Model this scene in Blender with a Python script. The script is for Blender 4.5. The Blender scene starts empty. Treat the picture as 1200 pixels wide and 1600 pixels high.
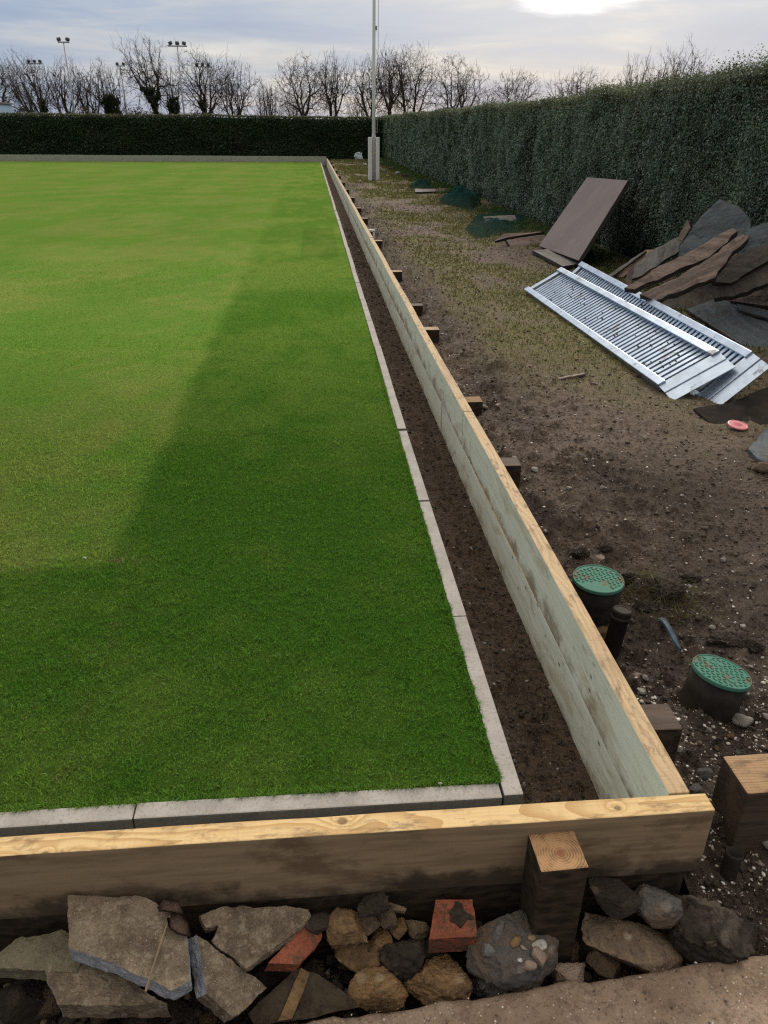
import bpy, bmesh, math, random
import numpy as np
from mathutils import Vector, Matrix, noise as mnoise
R = math.radians
SC = bpy.context.scene
COL = SC.collection
rnd = random.Random(7)
rng = np.random.default_rng(11)

# ------------------------------------------------------------------ camera
F_PX, PITCH, YAW, ROLL = 1181.84, 0.4681, 0.08937, 0.00674
CAM = Vector((-0.4808, -1.3479, 1.49987))
FW = Vector((math.sin(YAW)*math.cos(PITCH), math.cos(YAW)*math.cos(PITCH), -math.sin(PITCH)))
RT0 = Vector((math.cos(YAW), -math.sin(YAW), 0)); UP0 = RT0.cross(FW)
RT = math.cos(ROLL)*RT0 + math.sin(ROLL)*UP0
UP = math.cos(ROLL)*UP0 - math.sin(ROLL)*RT0
def ray(px, py): return FW + (px-600)/F_PX*RT + (800-py)/F_PX*UP
def at(px, py, z=None, X=None, Y=None):
    d = ray(px, py)
    t = (z-CAM.z)/d.z if z is not None else (X-CAM.x)/d.x if X is not None else (Y-CAM.y)/d.y
    return CAM + d*t

# ------------------------------------------------------------------ node helper
class T:
    def __init__(s, tree): s.t = tree
    def n(s, typ, **k):
        o = s.t.nodes.new(typ)
        for a, b in k.items(): setattr(o, a, b)
        return o
    def put(s, sock, v):
        if v is None: return
        if isinstance(v, bpy.types.NodeSocket): s.t.links.new(v, sock)
        elif isinstance(v, (tuple, list)):
            sock.default_value = (*v, 1.0) if (len(v) == 3 and sock.type == 'RGBA') else v
        else: sock.default_value = v
    def m(s, op, a, b=None, c=None, clamp=False):
        o = s.n('ShaderNodeMath', operation=op, use_clamp=clamp)
        for i, v in enumerate((a, b, c)): s.put(o.inputs[i], v)
        return o.outputs[0]
    def v(s, op, a, b=None):
        o = s.n('ShaderNodeVectorMath', operation=op)
        s.put(o.inputs[0], a)
        if b is not None: s.put(o.inputs[3 if op == 'SCALE' else 1], b)
        return o.outputs[0]
    def mix(s, f, a, b, mode='MIX'):
        o = s.n('ShaderNodeMix', data_type='RGBA', blend_type=mode)
        s.put(o.inputs[0], f); s.put(o.inputs[6], a); s.put(o.inputs[7], b)
        return o.outputs[2]
    def noise(s, vec, scale, detail=4, rough=.55, dist=0.0):
        o = s.n('ShaderNodeTexNoise'); s.put(o.inputs['Vector'], vec)
        s.put(o.inputs['Scale'], scale); s.put(o.inputs['Detail'], detail); s.put(o.inputs['Roughness'], rough); s.put(o.inputs['Distortion'], dist)
        return o.outputs[0]
    def vor(s, vec, scale, feature='F1', rand=1.0):
        o = s.n('ShaderNodeTexVoronoi', feature=feature); s.put(o.inputs['Vector'], vec); s.put(o.inputs['Scale'], scale); s.put(o.inputs['Randomness'], rand)
        return o.outputs[0], (o.outputs[1] if feature == 'F1' else None)
    def ramp(s, f, stops):
        o = s.n('ShaderNodeValToRGB'); s.put(o.inputs[0], f); e = o.color_ramp.elements
        while len(e) < len(stops): e.new(.5)
        for el, (p, c) in zip(e, stops):
            el.position = p; el.color = (*c, 1) if not isinstance(c, (int, float)) else (c, c, c, 1)
        return o.outputs[0]
    def step(s, x, a, b):
        o = s.n('ShaderNodeMapRange', interpolation_type='SMOOTHSTEP'); s.put(o.inputs[0], x); s.put(o.inputs[1], a); s.put(o.inputs[2], b)
        return o.outputs[0]
    def obj(s, rand=False):
        o = s.n('ShaderNodeTexCoord').outputs['Object']
        if rand:
            r = s.n('ShaderNodeObjectInfo').outputs['Random']
            o = s.v('ADD', o, s.v('SCALE', (13.0, 29.0, 7.0), r))
        return o
    def scl(s, vec, sx, sy, sz): return s.v('MULTIPLY', vec, (sx, sy, sz))
    def sep(s, vec):
        o = s.n('ShaderNodeSeparateXYZ'); s.put(o.inputs[0], vec); return o.outputs
    def comb(s, x, y, z):
        o = s.n('ShaderNodeCombineXYZ'); s.put(o.inputs[0], x); s.put(o.inputs[1], y); s.put(o.inputs[2], z); return o.outputs[0]
    def attr(s, name):
        return s.n('ShaderNodeAttribute', attribute_name=name).outputs['Color']

def M(name, fn):
    m = bpy.data.materials.new(name); m.use_nodes = True
    nt = m.node_tree; nt.nodes.clear(); t = T(nt)
    d = fn(t)
    out = t.n('ShaderNodeOutputMaterial')
    if 'shader' in d: nt.links.new(d['shader'], out.inputs[0]); return m
    p = t.n('ShaderNodeBsdfPrincipled')
    t.put(p.inputs['Base Color'], d['color']); t.put(p.inputs['Roughness'], d.get('rough', .8)); t.put(p.inputs['Metallic'], d.get('metal', 0.0))
    p.inputs['Specular IOR Level'].default_value = d.get('spec', .4)
    if 'bump' in d:
        h, st, ds = d['bump']; b = t.n('ShaderNodeBump'); b.inputs['Strength'].default_value = st; b.inputs['Distance'].default_value = ds
        t.put(b.inputs['Height'], h); nt.links.new(b.outputs[0], p.inputs['Normal'])
    nt.links.new(p.outputs[0], out.inputs[0])
    return m

# ------------------------------------------------------------------ object helpers
def prop(o, label=None, cat=None, group=None, kind=None):
    if label: o['label'] = label
    if cat: o['category'] = cat
    if group: o['group'] = group
    if kind: o['kind'] = kind
    return o
def empty(name, loc, label, cat, group=None, rz=0.0):
    o = bpy.data.objects.new(name, None); COL.objects.link(o); o.location = loc; o.rotation_euler = (0, 0, rz); o.empty_display_size = .1
    return prop(o, label, cat, group)
def link(name, me, mats, parent=None, smooth=False):
    o = bpy.data.objects.new(name, me); COL.objects.link(o)
    for m in (mats if isinstance(mats, (list, tuple)) else [mats]): me.materials.append(m)
    if parent: o.parent = parent
    if smooth: me.polygons.foreach_set('use_smooth', np.ones(len(me.polygons), bool))
    return o
def obj(name, bm, mats, parent=None, smooth=False):
    me = bpy.data.meshes.new(name); bm.normal_update(); bm.to_mesh(me); bm.free()
    return link(name, me, mats, parent, smooth)
def mesh_np(name, V, Fc, col=None, mi=None):
    """V (n,3); Fc (m,k) one face size"""
    me = bpy.data.meshes.new(name); V = np.ascontiguousarray(V, np.float32); Fc = np.ascontiguousarray(Fc, np.int32)
    n, (mf, k) = len(V), Fc.shape
    me.vertices.add(n); me.vertices.foreach_set('co', V.ravel())
    me.loops.add(mf*k); me.loops.foreach_set('vertex_index', Fc.ravel())
    me.polygons.add(mf); me.polygons.foreach_set('loop_start', np.arange(0, mf*k, k, dtype=np.int32))
    if mi is not None: me.polygons.foreach_set('material_index', np.ascontiguousarray(mi, np.int32))
    if col is not None:
        a = me.color_attributes.new('Col', 'FLOAT_COLOR', 'POINT')
        c = np.ones((n, 4), np.float32); c[:, :3] = col; a.data.foreach_set('color', c.ravel())
    me.update(calc_edges=True)
    return me
def box(bm, c, s, rot=None, bev=0.0, mi=0):
    r = bmesh.ops.create_cube(bm, size=1.0); vs = r['verts']
    M4 = Matrix.Translation(Vector(c)) @ (rot.to_4x4() if rot is not None else Matrix.Identity(4)) @ Matrix.Diagonal((*s, 1))
    bmesh.ops.transform(bm, matrix=M4, verts=vs)
    fs = list({f for v in vs for f in v.link_faces})
    for f in fs: f.material_index = mi
    if bev:
        es = list({e for v in vs for e in v.link_edges})
        r = bmesh.ops.bevel(bm, geom=es, offset=bev, segments=2, affect='EDGES', profile=.6)
        for f in r['faces']: f.material_index = mi
    return vs
def tube(bm, pts, rads, n=10, cap=True):
    rings = []
    pts = [Vector(p) for p in pts]
    for i, p in enumerate(pts):
        d = (pts[min(i+1, len(pts)-1)] - pts[max(i-1, 0)]).normalized()
        a = d.cross(Vector((0, 0, 1)) if abs(d.z) < .9 else Vector((1, 0, 0))).normalized(); b = d.cross(a)
        r = rads[i] if isinstance(rads, (list, tuple)) else rads
        rings.append([bm.verts.new(p + r*(math.cos(t)*a + math.sin(t)*b)) for t in (2*math.pi*k/n for k in range(n))])
    for A, B in zip(rings, rings[1:]):
        for k in range(n): bm.faces.new((A[k], A[(k+1) % n], B[(k+1) % n], B[k]))
    if cap:
        bm.faces.new(rings[0][::-1]); bm.faces.new(rings[-1])
def lathe(bm, prof, n=40, c=(0, 0, 0)):
    rings = []
    for r, z in prof:
        rings.append([bm.verts.new((c[0]+r*math.cos(2*math.pi*k/n), c[1]+r*math.sin(2*math.pi*k/n), c[2]+z)) for k in range(n)])
    for A, B in zip(rings, rings[1:]):
        for k in range(n): bm.faces.new((A[k], A[(k+1) % n], B[(k+1) % n], B[k]))
    bm.faces.new(rings[-1]); return rings

# numpy value noise
def _h(ix, iy, s):
    h = (ix.astype(np.int64)*374761393 + iy.astype(np.int64)*668265263 + s*1442695041) & 0xffffffff
    h = ((h ^ (h >> 13))*1274126177) & 0xffffffff
    return ((h ^ (h >> 16)) & 0xffffff)/float(0xffffff)
def vn(x, y, s=0):
    ix, iy = np.floor(x), np.floor(y); fx, fy = x-ix, y-iy
    fx = fx*fx*(3-2*fx); fy = fy*fy*(3-2*fy)
    a, b, c, d = _h(ix, iy, s), _h(ix+1, iy, s), _h(ix, iy+1, s), _h(ix+1, iy+1, s)
    return (a+(b-a)*fx)*(1-fy) + (c+(d-c)*fx)*fy
def fbm(x, y, s=0, o=4, g=.5):
    x = np.asarray(x, float); y = np.asarray(y, float); t = 0; a = 1; n = 0
    for k in range(o):
        t = t + a*vn(x, y, s+k*17); n += a; a *= g; x = x*2.03+5.1; y = y*2.03+3.7
    return t/n
def sstep(x, a, b):
    t = np.clip((np.asarray(x, float)-a)/(b-a), 0, 1); return t*t*(3-2*t)

def grid(name, xs, ys, zf, mats, colf=None, smooth=True, keep=None):
    X, Y = np.meshgrid(xs, ys); Z = zf(X, Y)
    V = np.stack([X.ravel(), Y.ravel(), Z.ravel()], 1)
    nx, ny = len(xs), len(ys); i = (np.arange(ny-1)[:, None]*nx + np.arange(nx-1)[None, :]).ravel()
    Fc = np.stack([i, i+1, i+1+nx, i+nx], 1)
    if keep is not None:
        cx = V[Fc].mean(1); Fc = Fc[keep(cx[:, 0], cx[:, 1])]
    me = mesh_np(name, V, Fc, None if colf is None else colf(X.ravel(), Y.ravel()))
    return link(name, me, mats, None, smooth)

# ------------------------------------------------------------------ materials
def wood_fn(c1, c2, c3, gf=55, knots=None, cut=-.085, stain=.3, rough=.75):
    def f(t):
        p = t.obj(True) if knots is None else t.obj()
        q = t.scl(p, .9, 1, 1); s = t.sep(q)
        wob = t.noise(t.scl(p, 1.6, 3, 3), 1.6, 3, .5)
        y = t.m('ADD', s[1], t.m('MULTIPLY', t.m('SUBTRACT', wob, .5), .10))
        z = t.m('ADD', t.m('ADD', s[2], cut), t.m('MULTIPLY', t.m('SUBTRACT', t.noise(t.scl(p, .9, 2, 2), 1.3, 2, .4), .5), .16))
        if knots:
            kd = None
            for kx, ky, kr in knots:
                o = t.obj(); so = t.sep(o)
                dx = t.m('SUBTRACT', so[0], kx); dy = t.m('SUBTRACT', so[1], ky)
                d2 = t.m('ADD', t.m('MULTIPLY', t.m('MULTIPLY', dx, dx), .35), t.m('MULTIPLY', dy, dy))
                g = t.m('EXPONENT', t.m('MULTIPLY', d2, -1/(kr*kr*4)))
                y = t.m('ADD', y, t.m('MULTIPLY', t.m('MULTIPLY', g, t.m('ADD', .5, t.noise(t.scl(o, 40, 60, 1), 1, 3, .6))), .05))
                d = t.m('SQRT', t.m('ADD', t.m('MULTIPLY', t.m('MULTIPLY', dx, dx), .8), t.m('MULTIPLY', dy, dy)))
                k = t.m('SUBTRACT', 1, t.step(d, kr*.55, kr))
                kd = k if kd is None else t.m('MAXIMUM', kd, k)
        r = t.m('SQRT', t.m('ADD', t.m('MULTIPLY', y, y), t.m('MULTIPLY', z, z)))
        ring = t.m('FRACT', t.m('MULTIPLY', r, gf))
        g = t.step(ring, .25, 1.0)
        fine = t.noise(t.scl(p, 6, 160, 160), 1, 3, .6)
        col = t.mix(g, c1, c2)
        col = t.mix(t.m('MULTIPLY', t.step(fine, .45, .75), .45), col, c3)
        saw = t.noise(t.scl(p, 210, 14, 14), 1, 2, .6); col = t.mix(t.m('MULTIPLY', t.step(saw, .5, .75), .28), col, c3)
        grime = t.noise(t.scl(p, 9, 22, 22), 1.3, 6, .7, .4); col = t.mix(t.m('MULTIPLY', t.step(grime, .50, .66), .75), col, tuple(x*.55 for x in c3))
        big = t.noise(t.scl(p, 2, 9, 9), 1, 4, .6)
        col = t.mix(t.m('MULTIPLY', t.step(big, .5, .8), stain), col, c3)
        # knots scattered along the plank
        vd, vc = t.vor(t.scl(p, 2.3, 9, 9), 1.0)
        kk = t.m('MULTIPLY', t.m('SUBTRACT', 1, t.step(vd, .07, .13)), t.step(t.sep(vc)[0], .55, .6))
        if not knots: col = t.mix(t.m('MULTIPLY', kk, .85), col, (.085, .045, .022))
        if knots:
            col = t.mix(t.m('MULTIPLY', kd, .75), col, (.13, .075, .035))
        return dict(color=col, rough=rough, bump=(t.m('ADD', t.m('MULTIPLY', fine, .6), t.m('MULTIPLY', g, .25)), .35, .002), spec=.3)
    return f
def treated_fn(t):
    p = t.obj(True); z = t.sep(t.obj())[2]
    fine = t.noise(t.scl(p, 3, 1, 70), 1, 4, .6)
    col = t.mix(t.step(fine, .3, .75), (.71, .75, .63), (.57, .60, .48))
    st = t.noise(t.scl(p, 2.2, 1, 6), 1.3, 6, .7, .5)
    col = t.mix(t.m('MULTIPLY', t.step(st, .52, .64), .45), col, (.40, .32, .19))
    st2 = t.noise(t.scl(p, 3.3, 1, 10), 1.5, 7, .75, .8)
    col = t.mix(t.m('MULTIPLY', t.step(st2, .56, .70), .6), col, (.25, .18, .095))
    # soil splash along the lower edge, broken by noise
    sp = t.m('ADD', t.m('MULTIPLY', z, -5.0), t.m('MULTIPLY', t.noise(t.scl(p, 4, 1, 6), 1.5, 5, .65), 1.9))
    col = t.mix(t.m('MULTIPLY', t.step(sp, 1.02, 1.55), .8), col, (.20, .145, .075))
    vd, vc = t.vor(t.scl(t.v('ADD', p, t.scl(p, 0, 0, 0)), 11, 1, 21), 1.0)
    fl = t.m('MULTIPLY', t.m('SUBTRACT', 1, t.step(t.m('ADD', vd, t.m('MULTIPLY', fine, .12)), .10, .25)), t.step(t.sep(vc)[0], .62, .64))
    col = t.mix(t.m('MULTIPLY', fl, .85), col, (.06, .045, .025))
    return dict(color=col, rough=.8, bump=(fine, .4, .003), spec=.25)
def dim_face_fn(t):  # base browns darkened to hold the face's shade, wet stains over them
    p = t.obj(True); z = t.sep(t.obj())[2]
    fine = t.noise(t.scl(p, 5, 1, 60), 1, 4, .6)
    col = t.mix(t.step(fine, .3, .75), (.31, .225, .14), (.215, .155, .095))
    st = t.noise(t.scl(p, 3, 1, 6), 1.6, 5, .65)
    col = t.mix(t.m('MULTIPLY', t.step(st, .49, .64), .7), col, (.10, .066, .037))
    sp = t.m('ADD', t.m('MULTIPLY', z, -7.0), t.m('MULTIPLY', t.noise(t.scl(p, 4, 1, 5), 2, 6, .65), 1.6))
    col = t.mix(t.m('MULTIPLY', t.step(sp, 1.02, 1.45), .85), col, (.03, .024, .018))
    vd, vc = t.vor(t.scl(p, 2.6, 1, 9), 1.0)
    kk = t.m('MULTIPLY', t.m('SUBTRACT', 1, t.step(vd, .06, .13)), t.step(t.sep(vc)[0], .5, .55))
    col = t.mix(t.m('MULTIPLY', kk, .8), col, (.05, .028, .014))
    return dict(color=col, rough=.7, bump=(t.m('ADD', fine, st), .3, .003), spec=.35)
def darkwood_fn(t):  # near black mixes soil with shade painted onto post sides and lower plank
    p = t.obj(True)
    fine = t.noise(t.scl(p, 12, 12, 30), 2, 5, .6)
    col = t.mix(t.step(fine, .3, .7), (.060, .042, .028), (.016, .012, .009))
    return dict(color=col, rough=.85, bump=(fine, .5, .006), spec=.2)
def endgrain_fn(cx, cy, c1=(.36, .215, .105), c2=(.17, .09, .042)):
    def f(t):
        o = t.obj(); s = t.sep(o)
        w = t.noise(o, 14, 3, .5)
        dx = t.m('SUBTRACT', s[0], cx); dy = t.m('SUBTRACT', s[1], cy)
        r = t.m('SQRT', t.m('ADD', t.m('MULTIPLY', dx, dx), t.m('MULTIPLY', dy, dy)))
        r = t.m('ADD', r, t.m('MULTIPLY', w, .006))
        ring = t.m('FRACT', t.m('MULTIPLY', r, 170))
        n2 = t.noise(o, 60, 4, .6); n5 = t.noise(o, 18, 5, .7)
        ring = t.m('MULTIPLY', ring, t.step(n5, .3, .6))
        col = t.mix(t.step(ring, .2, .95), c1, c2)
        col = t.mix(t.m('SUBTRACT', 1, t.step(r, .004, .02)), col, (.22, .085, .04))
        col = t.mix(t.m('MULTIPLY', t.step(n2, .5, .8), .6), col, (.10, .055, .028))
        col = t.mix(t.m('MULTIPLY', t.step(n5, .5, .72), .65), col, (.14, .085, .048))
        return dict(color=col, rough=.8, bump=(t.m('ADD', ring, n2), .35, .002), spec=.2)
    return f
def soil_fn(c1, c2, c3, speck=.8, grassy=False, rough=.95):
    def f(t):
        p = t.obj()
        a = t.noise(p, 2.3, 6, .65); b = t.noise(p, 38, 6, .7); c = t.noise(p, 9, 4, .6); e = t.noise(p, 130, 4, .75)
        col = t.mix(t.step(a, .3, .7), c1, c2)
        col = t.mix(t.step(b, .45, .62), col, c3)
        col = t.mix(t.m('MULTIPLY', t.step(e, .5, .62), .55), col, tuple(x*1.6 for x in c2))
        vd, vc = t.vor(p, 95)
        sp = t.m('MULTIPLY', t.m('SUBTRACT', 1, t.step(vd, .12, .3)), t.step(t.sep(vc)[0], .86, .9))
        col = t.mix(t.m('MULTIPLY', sp, speck), col, t.mix(t.sep(vc)[1], (.42, .39, .34), (.16, .11, .08)))
        if grassy:
            at_ = t.sep(t.attr('Col')); g = at_[0]
            col = t.mix(t.m('MULTIPLY', at_[1], .85), col, t.mix(1.0, col, (.36, .35, .36), 'MULTIPLY'))
            gm = t.m('MULTIPLY', g, t.step(t.noise(p, 21, 5, .7), .25, .5))
            col = t.mix(t.m('MULTIPLY', gm, .8), col, t.mix(t.step(c, .35, .65), (.15, .155, .045), (.20, .165, .075)))
        return dict(color=col, rough=rough, bump=(t.m('ADD', t.m('ADD', b, t.m('MULTIPLY', e, .5)), t.m('MULTIPLY', c, .8)), 1.0, .016), spec=.25)
    return f
def conc_fn(c1, c2, c3, scale=1.0, moss=None, speck=.5, bump=.5):
    def f(t):
        p = t.obj(True)
        a = t.noise(p, 7*scale, 6, .65); b = t.noise(p, 90*scale, 4, .7); e = t.noise(p, 22*scale, 5, .7)
        col = t.mix(t.step(a, .35, .68), c1, c2)
        col = t.mix(t.m('MULTIPLY', t.step(b, .5, .7), .6), col, c3)
        vd, vc = t.vor(p, 130*scale)
        sp = t.m('MULTIPLY', t.m('SUBTRACT', 1, t.step(vd, .15, .35)), t.step(t.sep(vc)[0], .70, .74))
        col = t.mix(t.m('MULTIPLY', sp, speck), col, t.mix(t.sep(vc)[1], (.62, .56, .46), (.05, .042, .034)))
        if moss: col = t.mix(t.m('MULTIPLY', t.step(e, .5, .66), .5), col, moss)
        return dict(color=col, rough=.88, bump=(t.m('ADD', b, t.m('MULTIPLY', e, 1.2)), bump, .004), spec=.25)
    return f
def rock_fn(c1, c2, c3, spots=None, rough=.8):
    def f(t):
        p = t.obj(True)
        a = t.noise(p, 11, 6, .65, .4); b = t.noise(p, 70, 5, .7)
        col = t.mix(t.step(a, .4, .6), c1, c2)
        col = t.mix(t.m('MULTIPLY', t.step(b, .48, .7), .7), col, c3)
        if spots:
            vd, vc = t.vor(p, 26)
            sp = t.m('MULTIPLY', t.m('SUBTRACT', 1, t.step(vd, .2, .4)), t.step(t.sep(vc)[0], .7, .75))
            col = t.mix(t.m('MULTIPLY', sp, .8), col, spots)
        return dict(color=col, rough=rough, bump=(t.m('ADD', a, t.m('MULTIPLY', b, .9)), 1.0, .009), spec=.3)
    return f
def leafy(cname='Col', trans=.35, gloss=.0, rough=.4):
    def f(t):
        c = t.attr(cname)
        d = t.n('ShaderNodeBsdfDiffuse'); t.put(d.inputs[0], c)
        tr = t.n('ShaderNodeBsdfTranslucent'); t.put(tr.inputs[0], t.mix(.5, c, t.mix(1.0, c, (1.5, 1.6, .7), 'MULTIPLY')))
        mx = t.n('ShaderNodeMixShader'); mx.inputs[0].default_value = trans
        t.t.links.new(d.outputs[0], mx.inputs[1]); t.t.links.new(tr.outputs[0], mx.inputs[2]); sh = mx.outputs[0]
        if gloss:
            g = t.n('ShaderNodeBsdfGlossy'); g.inputs['Roughness'].default_value = rough; g.inputs[0].default_value = (.8, .85, .9, 1)
            fr = t.n('ShaderNodeFresnel'); fr.inputs[0].default_value = 1.4
            mg = t.n('ShaderNodeMixShader'); t.put(mg.inputs[0], t.m('MULTIPLY', fr.outputs[0], gloss))
            t.t.links.new(sh, mg.inputs[1]); t.t.links.new(g.outputs[0], mg.inputs[2]); sh = mg.outputs[0]
        return dict(shader=sh)
    return f
def plain(c, c2=None, rough=.7, metal=0.0, scale=30, bump=.2, spec=.4, dist=.003):
    def f(t):
        p = t.obj(True); a = t.noise(p, scale, 5, .65); b = t.noise(p, scale*.2, 4, .6)
        k = t.m('ADD', t.m('MULTIPLY', a, .5), t.m('MULTIPLY', b, .5))
        return dict(color=t.mix(t.step(k, .35, .65), c, c2 or tuple(x*.7 for x in c)), rough=rough, metal=metal, bump=(a, bump, dist), spec=spec)
    return f

mt = {}
mt['tan'] = M('sawn tan timber', wood_fn((.52, .385, .225), (.43, .30, .165), (.20, .125, .065), 60, None, -.085, .85))
mt['treated'] = M('pale treated timber', treated_fn)
mt['dimface'] = M('stained timber face with painted shade', dim_face_fn)
mt['darkwood'] = M('soil caked timber', darkwood_fn)
mt['greywood'] = M('weathered pale timber', wood_fn((.42, .42, .36), (.36, .355, .30), (.27, .26, .21), 40))
mt['path'] = M('stony soil with sparse grass', soil_fn((.105, .078, .058), (.165, .126, .096), (.042, .031, .024), .9, True))
mt['ditch'] = M('moist brown soil', soil_fn((.070, .048, .034), (.105, .070, .045), (.026, .019, .014), .8))
mt['trench'] = M('dark wet soil', soil_fn((.030, .025, .020), (.045, .036, .028), (.016, .013, .011), .3))
mt['ground'] = M('field ground', soil_fn((.09, .09, .04), (.10, .11, .04), (.07, .06, .03), .2))
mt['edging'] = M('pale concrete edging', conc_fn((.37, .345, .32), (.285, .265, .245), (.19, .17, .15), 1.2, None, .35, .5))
mt['edgeface'] = M('wet edging face with painted shade', conc_fn((.11, .105, .10), (.15, .14, .135), (.07, .065, .06), 1.2, None, .4, .4))  # side faces dark from moisture and from shade put into the colour
mt['slab'] = M('weathered paving concrete', conc_fn((.25, .195, .135), (.115, .088, .060), (.036, .029, .021), 2.0, (.40, .335, .24), .75, 1.0))
mt['mossy'] = M('mossy paving concrete', conc_fn((.20, .175, .115), (.13, .115, .075), (.06, .054, .036), 1.8, (.24, .215, .13), .4, .8))
mt['broken'] = M('broken blue grey concrete', conc_fn((.42, .45, .50), (.27, .29, .33), (.10, .105, .115), 3.2, (.55, .57, .60), .7, 1.0))
mt['walk'] = M('rough old concrete path', conc_fn((.205, .145, .10), (.30, .225, .165), (.070, .047, .032), 1.1, (.085, .060, .042), .8, 1.0))
def brickfn(t):
    d = rock_fn((.36, .115, .06), (.25, .075, .042), (.12, .05, .034), None, .9)(t); p = t.obj(True)
    n = t.noise(p, 16, 6, .7, .5); d['color'] = t.mix(t.m('MULTIPLY', t.step(n, .50, .62), .8), d['color'], (.085, .062, .042)); return d
mt['brick'] = M('orange red brick', brickfn)
mt['mortar'] = M('black mortar crust', plain((.026, .021, .016), (.075, .058, .040), .95, 0, 50, 1.0, .1, .006))
mt['ochre'] = M('ochre stone', rock_fn((.27, .165, .075), (.15, .095, .05), (.045, .033, .022), (.32, .24, .15)))
mt['tanrock'] = M('tan stone', rock_fn((.23, .165, .10), (.14, .10, .068), (.05, .038, .028), (.32, .27, .20)))
mt['darkrock'] = M('dark clod', rock_fn((.036, .028, .021), (.062, .048, .036), (.016, .013, .010), (.12, .095, .07), .9))
mt['greyflint'] = M('grey flint', rock_fn((.17, .16, .15), (.10, .095, .09), (.26, .25, .235), None, .45))
mt['conglom'] = M('grey flint concrete', rock_fn((.105, .098, .092), (.14, .10, .07), (.055, .05, .047), (.22, .19, .16), .55))
mt['pale'] = M('pale chalky flint', rock_fn((.55, .52, .47), (.42, .39, .34), (.28, .24, .19), None, .7))
mt['pinkflint'] = M('pinkish flint', rock_fn((.36, .27, .21), (.28, .20, .15), (.40, .33, .27), None, .55))
mt['gravel'] = M('scattered grit', lambda t: dict(color=t.attr('Col'), rough=.85, spec=.3))
mt['grass'] = M('grass blades', leafy('Col', .35, .03, .5))
mt['hedgeleaf'] = M('hedge leaves', leafy('Col', .25, .07, .45))
mt['hedgecore'] = M('hedge inside', plain((.026, .034, .022), (.042, .040, .028), .95, 0, 9, .8, .1, .05))
mt['bark'] = M('grey brown bark', plain((.055, .048, .042), (.035, .03, .027), .9, 0, 8, .5, .2, .02))
mt['twig'] = M('brown twigs', plain((.075, .060, .050), (.055, .045, .040), .9, 0, 3, .1, .2))
mt['ivy'] = M('ivy leaves', leafy('Col', .15, .05, .4))
def galv(t):
    p = t.obj(True); a = t.noise(p, 9, 4, .6); b = t.noise(p, 60, 5, .65); c = t.noise(p, 5, 5, .7)
    col = t.mix(t.step(a, .35, .65), (.50, .59, .70), (.40, .475, .57))
    col = t.mix(t.m('MULTIPLY', t.step(c, .58, .68), .75), col, (.13, .10, .075))
    return dict(color=col, rough=t.m('ADD', .26, t.m('MULTIPLY', b, .25)), metal=t.m('SUBTRACT', .9, t.m('MULTIPLY', t.step(c, .60, .72), .8)), bump=(b, .15, .002))
mt['galv'] = M('galvanised metal', galv)
mt['blackhole'] = M('near black slot backing', plain((.05, .052, .055), (.03, .03, .03), .6, .5, 30))
def brownboard(t):
    p = t.obj(); a = t.noise(p, 2.0, 5, .6); b = t.noise(t.scl(p, 6, 6, 6), 8, 5, .6)
    col = t.mix(t.step(a, .35, .7), (.185, .142, .132), (.15, .114, .106))
    col = t.mix(t.m('MULTIPLY', t.step(b, .5, .75), .5), col, (.09, .064, .055))
    dd = t.noise(t.scl(p, 1, 1, .5), 4, 7, .7, 1.0); col = t.mix(t.m('MULTIPLY', t.step(dd, .53, .68), .5), col, (.23, .185, .16))
    return dict(color=col, rough=.55, bump=(b, .15, .003), spec=.4)
mt['board'] = M('brown faced board', brownboard)
mt['boardedge'] = M('dark board edge', plain((.035, .028, .024), None, .8))
def plankmat(c1, c2):
    def f(t):
        p = t.obj(True); a = t.noise(t.scl(p, .6, 5, 5), 3, 6, .7, .3); b = t.noise(t.scl(p, .12, 1.6, 1.6), 45, 4, .65)
        col = t.mix(t.step(a, .40, .62), c1, c2)
        col = t.mix(t.m('MULTIPLY', t.step(b, .5, .7), .6), col, tuple(x*.5 for x in c1))
        dd = t.noise(p, 9, 6, .7, .6); col = t.mix(t.m('MULTIPLY', t.step(dd, .54, .66), .7), col, (.07, .052, .038))
        return dict(color=col, rough=.75, bump=(t.m('ADD', a, b), .5, .006), spec=.35)
    return f
mt['oldplank'] = M('old brown planking', plankmat((.215, .158, .128), (.115, .086, .072)))
mt['greyplank'] = M('old grey planking', plankmat((.19, .178, .165), (.12, .114, .108)))
mt['pinkplank'] = M('bare pinkish plank', plankmat((.40, .27, .19), (.30, .20, .14)))
mt['darkplank'] = M('blackened planking', plankmat((.055, .046, .04), (.085, .07, .06)))
mt['felt'] = M('blue grey felt sheet', plankmat((.095, .115, .125), (.07, .085, .095)))
mt['blacksheet'] = M('black rubber sheet', plain((.016, .014, .013), (.032, .026, .021), .95, 0, 20, .6, .05))
mt['splinter'] = M('broken wood', plain((.34, .20, .11), (.14, .085, .055), .9, 0, 50, .8))
mt['lid'] = M('green plastic lid', lambda t: (lambda p: dict(color=t.mix(t.m('MULTIPLY', t.step(t.noise(p, 19, 6, .72, .5), .52, .60), .85), t.mix(t.noise(p, 40, 4, .6), (.045, .155, .112), (.072, .205, .15)), (.13, .085, .06)), rough=.72, spec=.2, bump=(t.noise(p, 90, 3, .6), .1, .001)))(t.obj()))
mt['blackplastic'] = M('black plastic', plain((.014, .013, .012), (.035, .029, .024), .7, 0, 25, .35, .15))
mt['bluestrip'] = M('blue grey plastic', plain((.06, .10, .145), (.03, .05, .075), .4, 0, 40, .4))
mt['whitepaint'] = M('white painted timber', plain((.80, .81, .82), (.66, .68, .70), .6, 0, 12, .25))
mt['polemat'] = M('white pole paint', plain((.82, .82, .83), (.72, .73, .75), .35, 0, 8, .1))
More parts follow.
